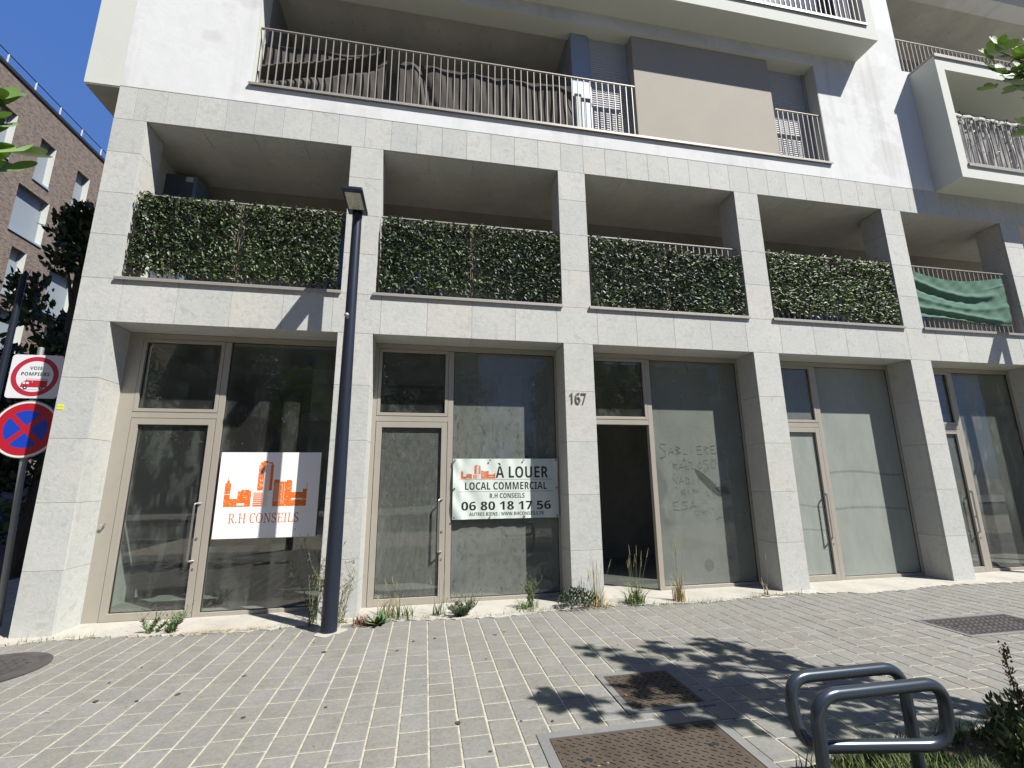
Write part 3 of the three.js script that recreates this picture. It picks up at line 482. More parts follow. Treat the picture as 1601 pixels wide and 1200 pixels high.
{
  const t = thing('storage_cabinet', 'dark blue-grey metal cabinet with pale label in the leftmost loggia', 'cabinet', [-4.10, YS, -0.95]);
  mesh('body', cb(-0.24, 0.20, 0, 2.28, -0.5, 0, 0.01), std({ color: C(0.10, 0.12, 0.15), roughness: 0.45 }), t);
  mesh('edge_trim', cb(0.201, 0.25, 0, 2.27, -0.5, 0.012, 0.006), std({ color: C(0.20, 0.30, 0.42), roughness: 0.4, metalness: 0.3 }), t);
  mesh('label_plate', bx(0.08, 0.19, 2.16, 2.25, 0.001, 0.004), M.paint, t);
  const w = tag(mesh('white_board', cb(2.47, 2.60, OB + 0.03, 8.62, -0.19, -0.165), M.paint), 'narrow upright white board between brown cloth and roller shutter', 'board');
}
// ------------------------------------------------------------------ street furniture
function lampPost(x, z, label) {
  const t = thing('lamp_post', label, 'street lamp', [x, 0, z], null);
  const g = new THREE.LatheGeometry([[0.092, -0.05], [0.092, 0.0], [0.090, 0.6], [0.078, 2.4], [0.062, 5.30], [0.066, 5.31], [0.066, 5.385], [0, 5.386]].map((p) => new THREE.Vector2(...p)), 28); mesh('pole', g, M.pole, t);
  mesh('lamp_head', [cb(-0.13, 0.13, 5.388, 5.44, -0.08, 0.52, 0.012)], M.pole, t);
  const led = mesh('light_panel', cb(-0.10, 0.10, 5.380, 5.389, 0.08, 0.46, 0.004), std({ color: C(0.55, 0.56, 0.50), roughness: 0.25 }), t);
  const l = []; for (let i = 0; i < 3; i++) for (let k = 0; k < 6; k++) l.push(new THREE.SphereGeometry(0.022, 8, 6).scale(1, 0.5, 1).translate(-0.06 + i * 0.06, 5.378, 0.12 + k * 0.06)); mesh('lens_grid', l, std({ color: C(0.62, 0.62, 0.48), roughness: 0.2 }), led);
  mesh('sensor', [new THREE.SphereGeometry(0.032, 12, 8).translate(-0.035, 3.84, 0.075), rod(V(-0.02, 3.80, 0.05), V(-0.035, 3.84, 0.075), 0.02)], M.galv, t);
  return t;
}
lampPost(-1.05, 0.50, 'slim dark blue lamp post with flat square head before the second pillar');
lampPost(11.45, 0.50, 'dark blue lamp post beyond the right edge, beside the green shade cloth bay');
{ const s = struct('mortar_collar', (() => { const sh = new THREE.Shape(); for (let k = 0; k <= 40; k++) { const a = k / 40 * Math.PI * 2, r = 0.165 + 0.03 * Math.sin(3 * a + 1) + 0.015 * Math.sin(7 * a); sh.lineTo(Math.cos(a) * r, Math.sin(a) * r); } return metricUV(new THREE.ExtrudeGeometry(sh, { depth: 0.008, bevelEnabled: false }).rotateX(-Math.PI / 2).translate(-1.05, -0.001, 0.50)); })(), M.apron); }
{
  const t = thing('traffic_sign', 'pole with square fire lane sign above round red and blue no stopping sign', 'road sign', [-5.12, 0, -0.62]);
  mesh('pole', rod(V(0, -0.1, 0), V(-0.17, 3.55, 0), 0.036, 0.036, 16), M.galv, t);
  const round = (g) => g, cx = -0.11, cy = 2.415, R = 0.375;
  const face = canvasMat(512, 512, (c) => {
    c.fillStyle = '#e8e6e2'; c.fillRect(0, 0, 512, 512); c.translate(256, 256); c.fillStyle = '#b51d2e'; c.beginPath(); c.arc(0, 0, 240, 0, 7); c.fill();
    c.fillStyle = '#1540b4'; c.beginPath(); c.arc(0, 0, 172, 0, 7); c.fill(); c.strokeStyle = '#b51d2e'; c.lineWidth = 46; for (const s of [-1, 1]) { c.beginPath(); c.moveTo(-130, -130 * s); c.lineTo(130, 130 * s); c.stroke(); }
  }, { roughness: 0.35 });
  const disc = mesh('round_sign', [new THREE.CylinderGeometry(R, R, 0.012, 48).rotateX(Math.PI / 2).translate(cx, cy, 0.05), new THREE.TorusGeometry(R, 0.010, 8, 48).translate(cx, cy, 0.05)], M.galv, t);
  mesh('sign_face', new THREE.CircleGeometry(R - 0.004, 48).translate(cx, cy, 0.0585), face, disc);
  const sq = canvasMat(512, 512, (c) => {
    c.fillStyle = '#dfe2e4'; c.fillRect(0, 0, 512, 512); c.strokeStyle = '#b52a40'; c.lineWidth = 52; c.beginPath(); c.arc(256, 256, 208, 0, 7); c.stroke();
    c.fillStyle = '#23262c'; c.textAlign = 'center'; c.font = 'bold 56px sans-serif'; c.fillText('VOIE', 256, 178); c.font = 'bold 58px sans-serif'; c.save(); c.translate(256, 248); c.scale(1.0, 1); c.fillText('POMPIERS', 0, 0, 330); c.restore();
    c.fillStyle = '#b92a38'; c.beginPath(); c.moveTo(130, 385); c.lineTo(140, 330); c.lineTo(175, 305); c.lineTo(392, 305); c.lineTo(392, 385); c.fill(); c.fillStyle = '#dfe2e4'; c.fillRect(150, 322, 26, 24); c.fillRect(184, 322, 26, 24); c.fillRect(170, 290, 210, 7); c.fillRect(240, 300, 4, 30);
    c.strokeStyle = '#b92a38'; c.lineWidth = 5; c.strokeRect(180, 288, 205, 16); c.fillStyle = '#23262c'; for (const x of [180, 335]) { c.beginPath(); c.arc(x, 388, 22, 0, 7); c.fill(); } c.fillStyle = '#dfe2e4'; for (const x of [180, 335]) { c.beginPath(); c.arc(x, 388, 9, 0, 7); c.fill(); }
    c.strokeStyle = '#23262c'; c.lineWidth = 3; c.beginPath(); c.moveTo(110, 412); c.lineTo(405, 412); c.stroke();
  }, { roughness: 0.35 });
  const sx = -0.13, sy = 3.13, h = 0.30; const sh = new THREE.Shape(), r = 0.05; sh.moveTo(-h + r, -h); sh.lineTo(h - r, -h); sh.quadraticCurveTo(h, -h, h, -h + r); sh.lineTo(h, h - r); sh.quadraticCurveTo(h, h, h - r, h); sh.lineTo(-h + r, h); sh.quadraticCurveTo(-h, h, -h, h - r); sh.lineTo(-h, -h + r); sh.quadraticCurveTo(-h, -h, -h + r, -h);
  const plate = mesh('square_sign', new THREE.ExtrudeGeometry(sh, { depth: 0.014, bevelEnabled: false }).translate(sx, sy, 0.043), M.galv, t);
  const fg = new THREE.ShapeGeometry(sh, 8), u = fg.attributes.uv; for (let i = 0; i < u.count; i++) u.setXY(i, u.getX(i) / (2 * h) + 0.5, u.getY(i) / (2 * h) + 0.5); fg.translate(sx, sy, 0.0595); mesh('sign_face', fg, sq, plate);
  mesh('bracket', [cb(sx - 0.07, sx + 0.09, sy - 0.02, sy + 0.02, -0.04, 0.043), cb(cx - 0.07, cx + 0.08, cy - 0.02, cy + 0.02, -0.04, 0.043)], M.galv, t);
}
{ // coil-shaped bike stand bent from one tube
  const zf = 4.30, zr = 4.09, yt = 0.635, yb = 0.335, xl = 1.90, xr = 2.715, c = 0.13;
  const corner = [[V(2.70, -0.1, zr + 0.02), 0], [V(2.70, yt, zr), c], [V(xl + 0.055, yt, zr), c], [V(xl + 0.055, yb, zr + 0.05), c], [V(xr, yb, zf - 0.02), c], [V(xr, yt, zf), c], [V(xl + 0.03, yt, zf), c], [V(xl + 0.03, -0.1, zf), 0]];
  const path = new THREE.CurvePath(); let last = corner[0][0];
  for (let k = 1; k < corner.length; k++) { const [p, r] = corner[k]; if (!r) { path.add(new THREE.LineCurve3(last, p)); break; }
    const a = p.clone().add(corner[k - 1][0].clone().sub(p).setLength(r)), b = p.clone().add(corner[k + 1][0].clone().sub(p).setLength(r)); path.add(new THREE.LineCurve3(last, a)); path.add(new THREE.QuadraticBezierCurve3(a, p, b)); last = b; }
  const g = new THREE.TubeGeometry(path, 260, 0.031, 18, false);
  tag(mesh('bike_rack', g, M.rack), 'dark blue-grey coil-shaped tube bike stand at the edge of the planting bed', 'bike rack');
}
// covers in the paving
function cover(name, label, x0, x1, z0, z1, mat, pitch, frame, bar = 1) {
  const t = thing(name, label, 'manhole cover', [(x0 + x1) / 2, 0, (z0 + z1) / 2], null), w = (x1 - x0) / 2, d = (z1 - z0) / 2, f = frame;
  mesh('frame', [bx(-w - f, w + f, -0.01, 0.006, -d - f, -d), bx(-w - f, w + f, -0.01, 0.006, d, d + f), bx(-w - f, -w, -0.01, 0.006, -d + 0.0005, d - 0.0005), bx(w, w + f, -0.01, 0.006, -d + 0.0005, d - 0.0005)], M.coverFrame, t);
  mesh('plate', bx(-w + 0.006, w - 0.006, -0.01, 0.0045, -d + 0.006, d - 0.006), mat, t);
  const gs = []; let r = 0; for (let z = -d + pitch * 0.7; z < d - pitch * 0.4; z += pitch * 0.6, r++) for (let x = -w + pitch * (r % 2 ? 0.6 : 1.1); x < w - pitch * 0.5; x += pitch) { const g = new THREE.BoxGeometry(pitch * 0.62, 0.005, pitch * 0.2); g.rotateY(r % 2 ? 0.7 : -0.7); g.translate(x, 0.0065, z); gs.push(metricUV(g)); }
  const s = mesh('tread', gs, mat, t); s.userData.kind = 'stuff';
  for (const a of [-0.72, 0.72]) mesh('lifting_slot', bx(a * w - 0.03, a * w + 0.03, 0.0046, 0.0098, -0.014, 0.014), M.gasket, t);
  return t;
}
cover('manhole_cover', 'large rusty brown rectangular tread cover at the bottom of the pavement', 0.86, 2.06, 3.15, 3.72, M.iron, 0.062, 0.07);
cover('manhole_cover', 'smaller rectangular cover lying in the tree shadow on the pavement', 1.58, 2.18, 2.30, 2.90, M.iron, 0.062, 0.055);
cover('manhole_cover', 'grey rectangular cover in the sun at the right of the pavement', 5.88, 7.16, 1.58, 2.12, M.ironGrey, 0.075, 0.05);
{
  const t = thing('manhole_cover', 'round dark iron cover cut by the left edge of the pavement', 'manhole cover', [-4.02, 0, 1.03]);
  mesh('frame', new THREE.RingGeometry(0.40, 0.50, 40).rotateX(-Math.PI / 2).translate(0, 0.007, 0), M.ironGrey, t);
  mesh('plate', new THREE.CylinderGeometry(0.40, 0.40, 0.012, 40).translate(0, 0.0, 0), M.ironGrey, t);
  const gs = []; for (let z = -0.36; z < 0.36; z += 0.045) for (let x = -0.36; x < 0.36; x += 0.09) if (Math.hypot(x, z) < 0.35) { const g = new THREE.BoxGeometry(0.055, 0.006, 0.02).rotateY((Math.round(z / 0.045) % 2) ? 0.5 : -0.5).translate(x, 0.008, z); gs.push(g); } const s = mesh('tread', gs, M.ironGrey, t); s.userData.kind = 'stuff';
}
{ // chewing gum trodden into the pavers
  const gs = []; for (let k = 0; k < 62; k++) { const x = rr(-4.2, 3.2), z = rr(0.8, 4.4), r = rr(0.008, 0.022); gs.push(new THREE.CircleGeometry(r, 9).scale(rr(0.7, 1.3), rr(0.6, 1), 1).rotateX(-Math.PI / 2).rotateY(rr(0, 3)).translate(x, 0.0050 + k * 0.00001, z)); }
  const o = mesh('gum_spot', gs, std({ color: C(0.05, 0.048, 0.046), roughness: 0.9 })); tag(o, 'dark chewing gum spots trodden into the grey pavers', 'gum'); o.userData.kind = 'stuff';
}
// ------------------------------------------------------------------ weeds, bed, shrub
const green = (r, g, b, o = {}) => std({ color: C(r, g, b), roughness: 0.7, side: THREE.DoubleSide, ...o });
M.grass = green(0.13, 0.19, 0.045); M.straw = green(0.42, 0.33, 0.15); M.weed = green(0.10, 0.15, 0.055); M.rosette = green(0.07, 0.14, 0.045); M.bushy = green(0.075, 0.11, 0.055); M.dry = green(0.33, 0.27, 0.15); M.stem = green(0.17, 0.18, 0.08); M.red = green(0.16, 0.08, 0.05);
function blade(a, dir, len, w, bend, n = 4) {          // an arching grass blade
  const P = [], I = [], s = V(-dir.z, 0, dir.x).setLength(w / 2); if (!isFinite(s.x)) s.set(w / 2, 0, 0);
  for (let k = 0; k <= n; k++) { const t = k / n, c = a.clone().add(V(dir.x * len * bend * t * t, len * (t - 0.35 * bend * t * t), dir.z * len * bend * t * t)), q = s.clone().multiplyScalar(1 - t * 0.9); P.push(c.x - q.x, c.y, c.z - q.z, c.x + q.x, c.y, c.z + q.z); if (k < n) { const b = 2 * k; I.push(b, b + 1, b + 3, b, b + 3, b + 2); } }
  const g = new THREE.BufferGeometry(); g.setAttribute('position', new THREE.Float32BufferAttribute(P, 3)); g.setIndex(I); g.setAttribute('uv', new THREE.Float32BufferAttribute(P.filter((_, i) => i % 3 < 2), 2)); g.computeVertexNormals(); return g;
}
function dirn() { const a = rr(0, 6.283); return V(Math.cos(a), 0, Math.sin(a)); }
function tuft(name, label, x, z, n, h, m, spread = 0.06, bend = 0.5, heads) {
  const t = thing(name, label, 'weed', [x, 0.006, z]); t.scale.setScalar(1.3); const gs = [];
  for (let k = 0; k < n; k++) { const d = dirn(), r = rr(0, spread); gs.push(blade(V(d.x * r, -0.01, d.z * r), dirn(), h * rr(0.45, 1), rr(0.008, 0.014), bend * rr(0.4, 1.4))); }
  mesh('blades', gs, m, t);
  if (heads) { const st = [], hd = []; for (let k = 0; k < heads; k++) { const d = dirn(), q = V(d.x * rr(0, 0.16), h * rr(1.2, 1.7), d.z * rr(0, 0.10)); const b = V(d.x * 0.02, 0, d.z * 0.02); st.push(rod(b, q, 0.0022, 0.0012, 4)); hd.push(rod(q.clone().lerp(b, 0.0), q.clone().lerp(b, -0.22), 0.0035, 0.001, 5)); } mesh('stem', st, M.stem, t); mesh('seed_head', hd, M.dry, t); }
  return t;
}
function spindly(label, x, z, n, h, lean, m = M.weed, leafy = 1) {
  const t = thing('tall_weed', label, 'weed', [x, 0.006, z]); t.scale.setScalar(1.2); const st = [], lf = [];
  for (let k = 0; k < n; k++) {
    let p = V(rr(-0.04, 0.04), -0.01, rr(-0.03, 0.03)); const d = dirn().multiplyScalar(rr(0.05, lean)), hh = h * rr(0.5, 1), seg = 6;
    for (let s = 0; s < seg; s++) { const q = p.clone().add(V(d.x / seg * (1 + s * 0.3) + rr(-0.01, 0.01), hh / seg, d.z / seg)); st.push(rod(p, q, 0.0035 * (1 - s / 8), 0.0035 * (1 - (s + 1) / 8), 4));
      for (let c = 0; c < 3 * leafy; c++) { const w = dirn(), g = leafGeo(rr(0.03, 0.06), 0.009, 0.002); g.rotateX(rr(-0.4, 0.8)); g.rotateZ(rr(-1.2, 1.2)); g.rotateY(rr(0, 6)); const e = p.clone().lerp(q, rnd()); g.translate(e.x, e.y, e.z); lf.push(g); }
      if (s > 1 && rnd() < 0.8) { const w = dirn(), e = q.clone().add(V(w.x * 0.09, rr(0.05, 0.13), w.z * 0.07)); st.push(rod(q, e, 0.002, 0.001, 4)); const g = leafGeo(0.03, 0.008, 0.002).translate(e.x, e.y, e.z); lf.push(g); }
      p = q; }
  }
  mesh('stem', st, M.stem, t); mesh('leaves', lf, m, t); return t;
}
spindly('tall spindly weed left of the lamp post, leaning on the second pillar', -1.30, 0.12, 9, 0.86, 0.22);
spindly('spindly weed at the foot of the second pillar, right of the lamp post', -0.99, 0.13, 10, 0.62, 0.24, M.dry);
spindly('small leafy weed in the concrete below the first shop door', -2.86, 0.13, 5, 0.17, 0.10, M.rosette, 3);
spindly('tiny weed pair left of the small leafy weed by the first door', -3.06, 0.12, 4, 0.14, 0.05, M.weed, 3);
{
  const t = thing('rosette_weed', 'broad-leaved green rosette weed right of the second pillar foot', 'weed', [-0.52, 0.006, 0.33]);
  for (let k = 0; k < 24; k++) { const g = leafGeo(rr(0.10, 0.24), rr(0.045, 0.075), rr(0.004, 0.016)); g.rotateX(rr(0.7, 1.5)); g.rotateZ(rr(-0.25, 0.25)); g.rotateY(k * 2.4 + rr(-0.3, 0.3)); mesh('leaf', g, k % 5 ? M.rosette : green(0.22, 0.26, 0.07), t); }
}
tuft('dry_weed', 'brown withered weed clump touching the rosette weed', -0.72, 0.30, 70, 0.13, M.red, 0.09, 0.7);
tuft('grass_tuft', 'yellowish grass growing up before the second shop door', -0.42, 0.02, 60, 0.26, M.dry, 0.16, 0.5);
tuft('grass_tuft', 'thin green grass behind the rosette weed', -0.28, 0.12, 50, 0.22, M.grass, 0.14, 0.6, 3);
tuft('grass_tuft', 'small sparse grass left of the door mullion of the second shop', 0.22, 0.12, 26, 0.20, M.weed, 0.07, 0.5, 3);
spindly('low bushy weed at the pavement edge below the banner', 0.50, 0.20, 16, 0.13, 0.10, M.bushy, 4);
tuft('grass_tuft', 'short grass at the left of the 167 pillar below the banner', 1.38, 0.10, 60, 0.16, M.grass, 0.13, 0.7);
spindly('upright leafy weed in the grass left of the 167 pillar', 1.46, 0.04, 4, 0.32, 0.05, M.weed, 3);
{
  const t = thing('bushy_weed', 'dark green bushy weed at the left foot of the 167 pillar', 'weed', [2.05, 0, 0.18]); const L = [];
  for (let k = 0; k < 420; k++) { const d = dirn(), r = Math.sqrt(rnd()) * 0.27, y = Math.sqrt(Math.max(0, 1 - (r / 0.29) ** 2)) * 0.24 * Math.sqrt(rnd()); L.push(mat4(V(d.x * r, y + 0.01, d.z * r * 0.7), new THREE.Euler(rr(-1, 1.2), rr(0, 6), rr(-1, 1)), rr(0.5, 1.0))); }
  inst('leaves', leafGeo(0.07, 0.028, 0.006), M.bushy, L, t, L.map(() => { const b = rr(0.6, 1.5); return C(b, b, b); }));
}
tuft('grass_tuft', 'tall dry grass with seed stalks before the 167 pillar', 2.34, 0.15, 80, 0.24, M.straw, 0.15, 0.6, 14);
tuft('grass_tuft', 'grass clump with long stalks before the open dark doorway', 2.92, 0.14, 90, 0.30, M.grass, 0.11, 0.8, 10);
tuft('grass_tuft', 'upright yellow grass before the scribbled shop window', 3.58, 0.16, 50, 0.34, M.straw, 0.07, 0.25, 6);
tuft('grass_tuft', 'single wispy dry grass near the fourth pillar foot', 5.02, 0.12, 9, 0.24, M.dry, 0.03, 0.5, 1);
{ const gs = []; for (let k = 0; k < 260; k++) { const x = rr(-2.75, -1.75), g = blade(V(0, 0, 0), V(1, 0, 0), rr(0.05, 0.13), 0.004, 0.2, 1); g.rotateZ(1.5).rotateY(rr(0, 6)).translate(x + rr(-0.1, 0.1), 0.014 + rr(0, 0.012), 0.24 - (x + 2.2) * 0.05 + rr(-0.05, 0.05)); gs.push(g); } const o = mesh('dry_grass', gs, M.straw); tag(o, 'strewn brown straw along the concrete strip before the first shop window', 'straw'); o.userData.kind = 'stuff'; }
{ // dead leaves, grit and sprouts caught in the joint between concrete and pavers
  const gs = [], sp = []; const edge = (x) => 0.22 + 0.07 * Math.sin(x * 2.1);
  for (let k = 0; k < 420; k++) { const x = rr(-4.4, 6), z = edge(x) + rr(-0.14, 0.10) * (rnd() < 0.8 ? 0.6 : 2.4); const g = leafGeo(rr(0.012, 0.04), rr(0.006, 0.018), 0.003); g.rotateX(1.57 + rr(-0.3, 0.3)).rotateY(rr(0, 6)).translate(x, 0.014, z); gs.push(g); }
  for (let k = 0; k < 60; k++) { const x = rr(-4.2, 4.4), z = rr(0.6, 4.2); gs.push(leafGeo(rr(0.012, 0.035), rr(0.006, 0.014), 0.003).rotateX(1.57 + rr(-0.3, 0.3)).rotateY(rr(0, 6)).translate(x, 0.008, z)); }
  const d = mesh('leaf_litter', gs, M.dry); tag(d, 'dry leaf scraps and grit scattered along the concrete strip and pavers', 'litter'); d.userData.kind = 'stuff';
  for (let k = 0; k < 900; k++) { const x = rr(-4.3, 5.6); if (N1[200 * 512 + (Math.floor((x + 5) * 45) % 512)] < 0.47) continue; const z = edge(x) + rr(-0.05, 0.05); sp.push(blade(V(x, 0, z), dirn(), rr(0.03, 0.10), rr(0.004, 0.008), rr(0.2, 0.9), 2)); }
  const w = mesh('crack_grass', sp, M.grass); tag(w, 'low sprouts of grass along the crack between concrete strip and pavers', 'grass'); w.userData.kind = 'stuff';
}
{
  const s = new THREE.Shape(); s.moveTo(BED.x - 0.05, -3.80); s.lineTo(2.6, -3.72); s.lineTo(3.8, -3.64); s.lineTo(4.6, -3.46); s.lineTo(7.5, -3.4); s.lineTo(7.5, -6.4); s.lineTo(BED.x - 0.05, -6.4);
  struct('planting_bed', metricUV(new THREE.ExtrudeGeometry(s, { depth: 0.03, bevelEnabled: false }).rotateX(-Math.PI / 2).translate(0, -0.015, 0)), std({ color: C(0.085, 0.065, 0.045), map: sandMap, roughness: 1 }));
  const L = [], Cc = []; const bl = blade(V(0, 0, 0), V(1, 0, 0), 0.12, 0.009, 0.5, 3);
  for (let k = 0; k < 11000; k++) { const x = rr(2.2, 4.9), z = rr(3.78 - (x - 2.2) * 0.07, 4.6); if (N1[(Math.floor(z * 200) % 512) * 512 + Math.floor(x * 200) % 512] < 0.50) continue; L.push(mat4(V(x, 0.012, z), new THREE.Euler(rr(-0.3, 0.3), rr(0, 6), rr(-0.3, 0.3)), rr(0.5, 1.3))); const b = rr(0.5, 1.3); Cc.push(rnd() < 0.2 ? C(1.8 * b, 1.3 * b, 0.7) : C(b, b, b)); }
  const o = inst('grass', bl, M.grass, L, scene, Cc); tag(o, 'patchy green grass in the planting bed below the bike stand', 'grass');
  const t = thing('shrub', 'dark green shrub with reddish seed spikes at the bottom right corner', 'shrub', [3.78, 0, 4.13]); t.scale.setScalar(0.9); const S = [], Sc = [];
  for (let k = 0; k < 2300; k++) { const d = dirn(), r = Math.pow(rnd(), 0.6), y = rr(0.02, 1) ; S.push(mat4(V(d.x * r * 0.52 * (1 - 0.35 * y), y * 0.50 * (1 - 0.4 * r), d.z * r * 0.40), new THREE.Euler(rr(-1, 0.6), rr(0, 6), rr(-0.8, 0.8)), rr(0.5, 1.2))); const b = rr(0.5, 1.4); Sc.push(C(0.14 * b, 0.19 * b, 0.06 * b)); }
  inst('leaves', leafGeo(0.065, 0.026, 0.005), M.hedge, S, t, Sc);
  for (const [x, z, h, lx] of [[-0.10, -0.18, 0.70, -0.06], [0.10, -0.1, 0.62, 0.05], [0.30, 0.0, 0.66, 0.1]]) {
    mesh('stem', rod(V(x, 0, z), V(x + lx, h, z), 0.006, 0.003, 5), M.red, t); const gs = []; for (let k = 0; k < 110; k++) { const u = rr(0.5, 1.05); gs.push(leafGeo(rr(0.02, 0.04), 0.014, 0.003).rotateX(rr(-1, 1)).rotateY(rr(0, 6)).translate(x + lx * u + rr(-0.035, 0.035) * (1.3 - u), h * u, z + rr(-0.03, 0.03))); } mesh('seed_spike', gs, green(0.20, 0.115, 0.07), t);
  }
}
// ------------------------------------------------------------------ trees
function lobed(s) {                                  // a five-lobed leaf, slightly cupped
  const sh = new THREE.Shape(), n = 40; for (let k = 0; k <= n; k++) { const a = -Math.PI / 2 + k / n * Math.PI * 2, b = a - Math.PI / 2, r = s * (0.34 + 0.17 * Math.abs(Math.cos(2.5 * b)) ** 0.8 + 0.14 * Math.max(0, Math.cos(b))) * (Math.abs(Math.cos(b / 2)) * 0.35 + 0.65); const x = Math.cos(a) * r, y = Math.sin(a) * r + s * 0.35; k ? sh.lineTo(x, y) : sh.moveTo(x, y); }
  const g = new THREE.ShapeGeometry(sh, 2), p = g.attributes.position; for (let i = 0; i < p.count; i++) p.setZ(i, -0.6 / s * p.getX(i) ** 2 - 0.35 / s * (p.getY(i) - 0.3 * s) ** 2); g.computeVertexNormals(); return g;
}
M.leaf = new THREE.MeshPhysicalMaterial({ color: C(0.20, 0.36, 0.055), roughness: 0.5, side: THREE.DoubleSide, transmission: 0.35, thickness: 0 });
M.bark = std({ color: C(0.13, 0.11, 0.085), roughness: 0.95, map: concMap });
const planeLeaf = lobed(0.16);
function youngTree(label, x, z, trunkH, clusters) {
  const t = thing('street_tree', label, 'tree', [x, 0, z]), L = [], Cc = [], br = [], top = V(0, trunkH, 0);
  mesh('trunk', [rod(V(0, -0.1, 0), V(0.02, trunkH * 0.6, 0), 0.09, 0.07, 10), rod(V(0.02, trunkH * 0.6, 0), top, 0.07, 0.045, 10), rod(top, V(0, trunkH + 1.6, 0), 0.045, 0.02, 8)], M.bark, t);
  for (const [cx, cy, cz, r, n] of clusters) {
    const c = V(cx - x, cy, cz - z), a = V(0, Math.max(1.4, Math.min(trunkH + 1.4, cy - 0.7)), 0); br.push(rod(a, c, 0.022, 0.007, 5));
    for (let k = 0; k < n; k++) { const d = V(rr(-1, 1), rr(-1, 1), rr(-1, 1)); if (d.length() > 1) { k--; continue; } const p = c.clone().addScaledVector(d, r); L.push(mat4(p, new THREE.Euler(Math.PI / 2 + rr(-0.6, 1.1) + 0.5, 0, rr(0, 6.28), 'YXZ'), rr(0.6, 1.1))); const b = rr(0.7, 1.35); Cc.push(C(b, b, b * 0.9)); if (k % 6 === 0) br.push(rod(c, p, 0.004, 0.002, 3)); }
  }
  mesh('branch', br, M.bark, t); inst('leaves', planeLeaf, M.leaf, L, t, Cc); return t;
}
{
  const k = [[1.70, 1.72, 5.6, 0.16, 14], [1.90, 2.05, 5.1, 0.20, 26], [2.25, 1.75, 5.1, 0.20, 18], [2.95, 1.85, 4.5, 0.26, 34], [2.75, 2.1, 4.4, 0.2, 18], [3.25, 2.30, 3.6, 0.26, 34], [3.55, 2.65, 3.1, 0.24, 26], [1.68, 2.55, 4.7, 0.16, 14], [2.0, 2.45, 4.5, 0.24, 48], [2.28, 2.55, 4.2, 0.24, 48], [2.15, 2.75, 4.1, 0.22, 38], [2.05, 2.2, 4.9, 0.22, 36], [2.45, 2.3, 4.3, 0.2, 24], [1.65, 3.0, 4.3, 0.16, 14], [2.0, 3.05, 4.0, 0.22, 28], [2.45, 3.2, 3.3, 0.28, 36], [2.75, 2.85, 3.6, 0.26, 34], [2.95, 3.25, 2.9, 0.26, 30], [3.3, 3.0, 3.0, 0.24, 26], [3.4, 3.45, 2.4, 0.24, 26], [2.6, 3.6, 3.3, 0.28, 30], [3.1, 3.8, 3.0, 0.28, 30], [3.6, 3.9, 2.7, 0.3, 40], [4.0, 3.9, 2.6, 0.3, 40], [3.9, 3.5, 2.3, 0.28, 26], [4.3, 3.6, 2.6, 0.3, 30]];
  const cl = k.map(([gx, gz, h, r, n]) => [gx + 1.12 / 1.95 * h + 0.12, h, gz + h / 1.95, r, n]);
  cl.push([3.50, 4.22, 4.8, 0.15, 26], [3.58, 4.08, 4.8, 0.12, 16], [3.42, 3.70, 4.8, 0.05, 4]);
  youngTree('young street tree with lobed leaves hanging in at the upper right edge', 5.7, 4.7, 2.6, cl);
  youngTree('tree with bright lobed leaves hanging in at the left edge', -3.4, 5.6, 2.4, [[-1.385, 2.82, 5.0, 0.07, 9], [-1.36, 2.70, 5.0, 0.05, 5], [-1.62, 2.9, 5.05, 0.15, 14], [-2.2, 3.3, 5.2, 0.4, 60], [-2.8, 3.8, 5.5, 0.5, 90], [-3.4, 4.3, 5.6, 0.6, 120], [-3.9, 3.6, 5.9, 0.5, 80]]);
}
const bigLeaf = leafGeo(0.12, 0.065, 0.01);
function bigTree(label, x, z, h, r, n, col, group, low = 0.35) {
  const t = thing('tree', label, 'tree', [x, 0, z], group), L = [], Cc = [], br = [];
  mesh('trunk', [rod(V(0, -0.2, 0), V(0.1, h * 0.35, 0), 0.22, 0.16, 10), rod(V(0.1, h * 0.35, 0), V(0, h * 0.8, 0.1), 0.16, 0.06, 8)], M.bark, t);
  const blobs = []; for (let k = 0; k < 26; k++) { const d = dirn(), q = Math.sqrt(rnd()) * r * 0.8, y = h * rr(low, 0.95), s = Math.sin(Math.PI * Math.min(1, (y / h - low + 0.14) / (1.08 - low))); blobs.push([V(d.x * q * s, y, d.z * q * s), rr(0.5, 0.95) * r * 0.34]); br.push(rod(V(0.05, Math.max(h * 0.3, y - 1.4), 0), V(d.x * q * s, y, d.z * q * s), 0.06, 0.02, 5)); }
  for (let k = 0; k < n; k++) { const [c, s] = blobs[Math.floor(rnd() * 26)]; const d = V(rr(-1, 1), rr(-1, 1), rr(-1, 1)).normalize().multiplyScalar(s * Math.pow(rnd(), 0.45)); L.push(mat4(c.clone().add(d), new THREE.Euler(rr(-0.6, 2.2), rr(0, 6.3), rr(-1, 1)), rr(0.8, 1.9))); const b = rr(0.6, 1.5); Cc.push(C(col[0] * b, col[1] * b, col[2] * b)); }
  mesh('branch', br, M.bark, t); inst('crown', bigLeaf, M.crown, L, t, Cc); return t;
}
M.crown = std({ color: C(1, 1, 1), roughness: 0.55, side: THREE.DoubleSide });
bigTree('leafy green tree behind the road signs, before the brick building', -9.9, -3.9, 6.2, 2.8, 8200, [0.062, 0.105, 0.036], undefined, 0.16);
bigTree('second leafy tree half hidden by the stone corner pillar', -8.2, -5.2, 8.4, 2.0, 5600, [0.062, 0.105, 0.036], undefined, 0.18);
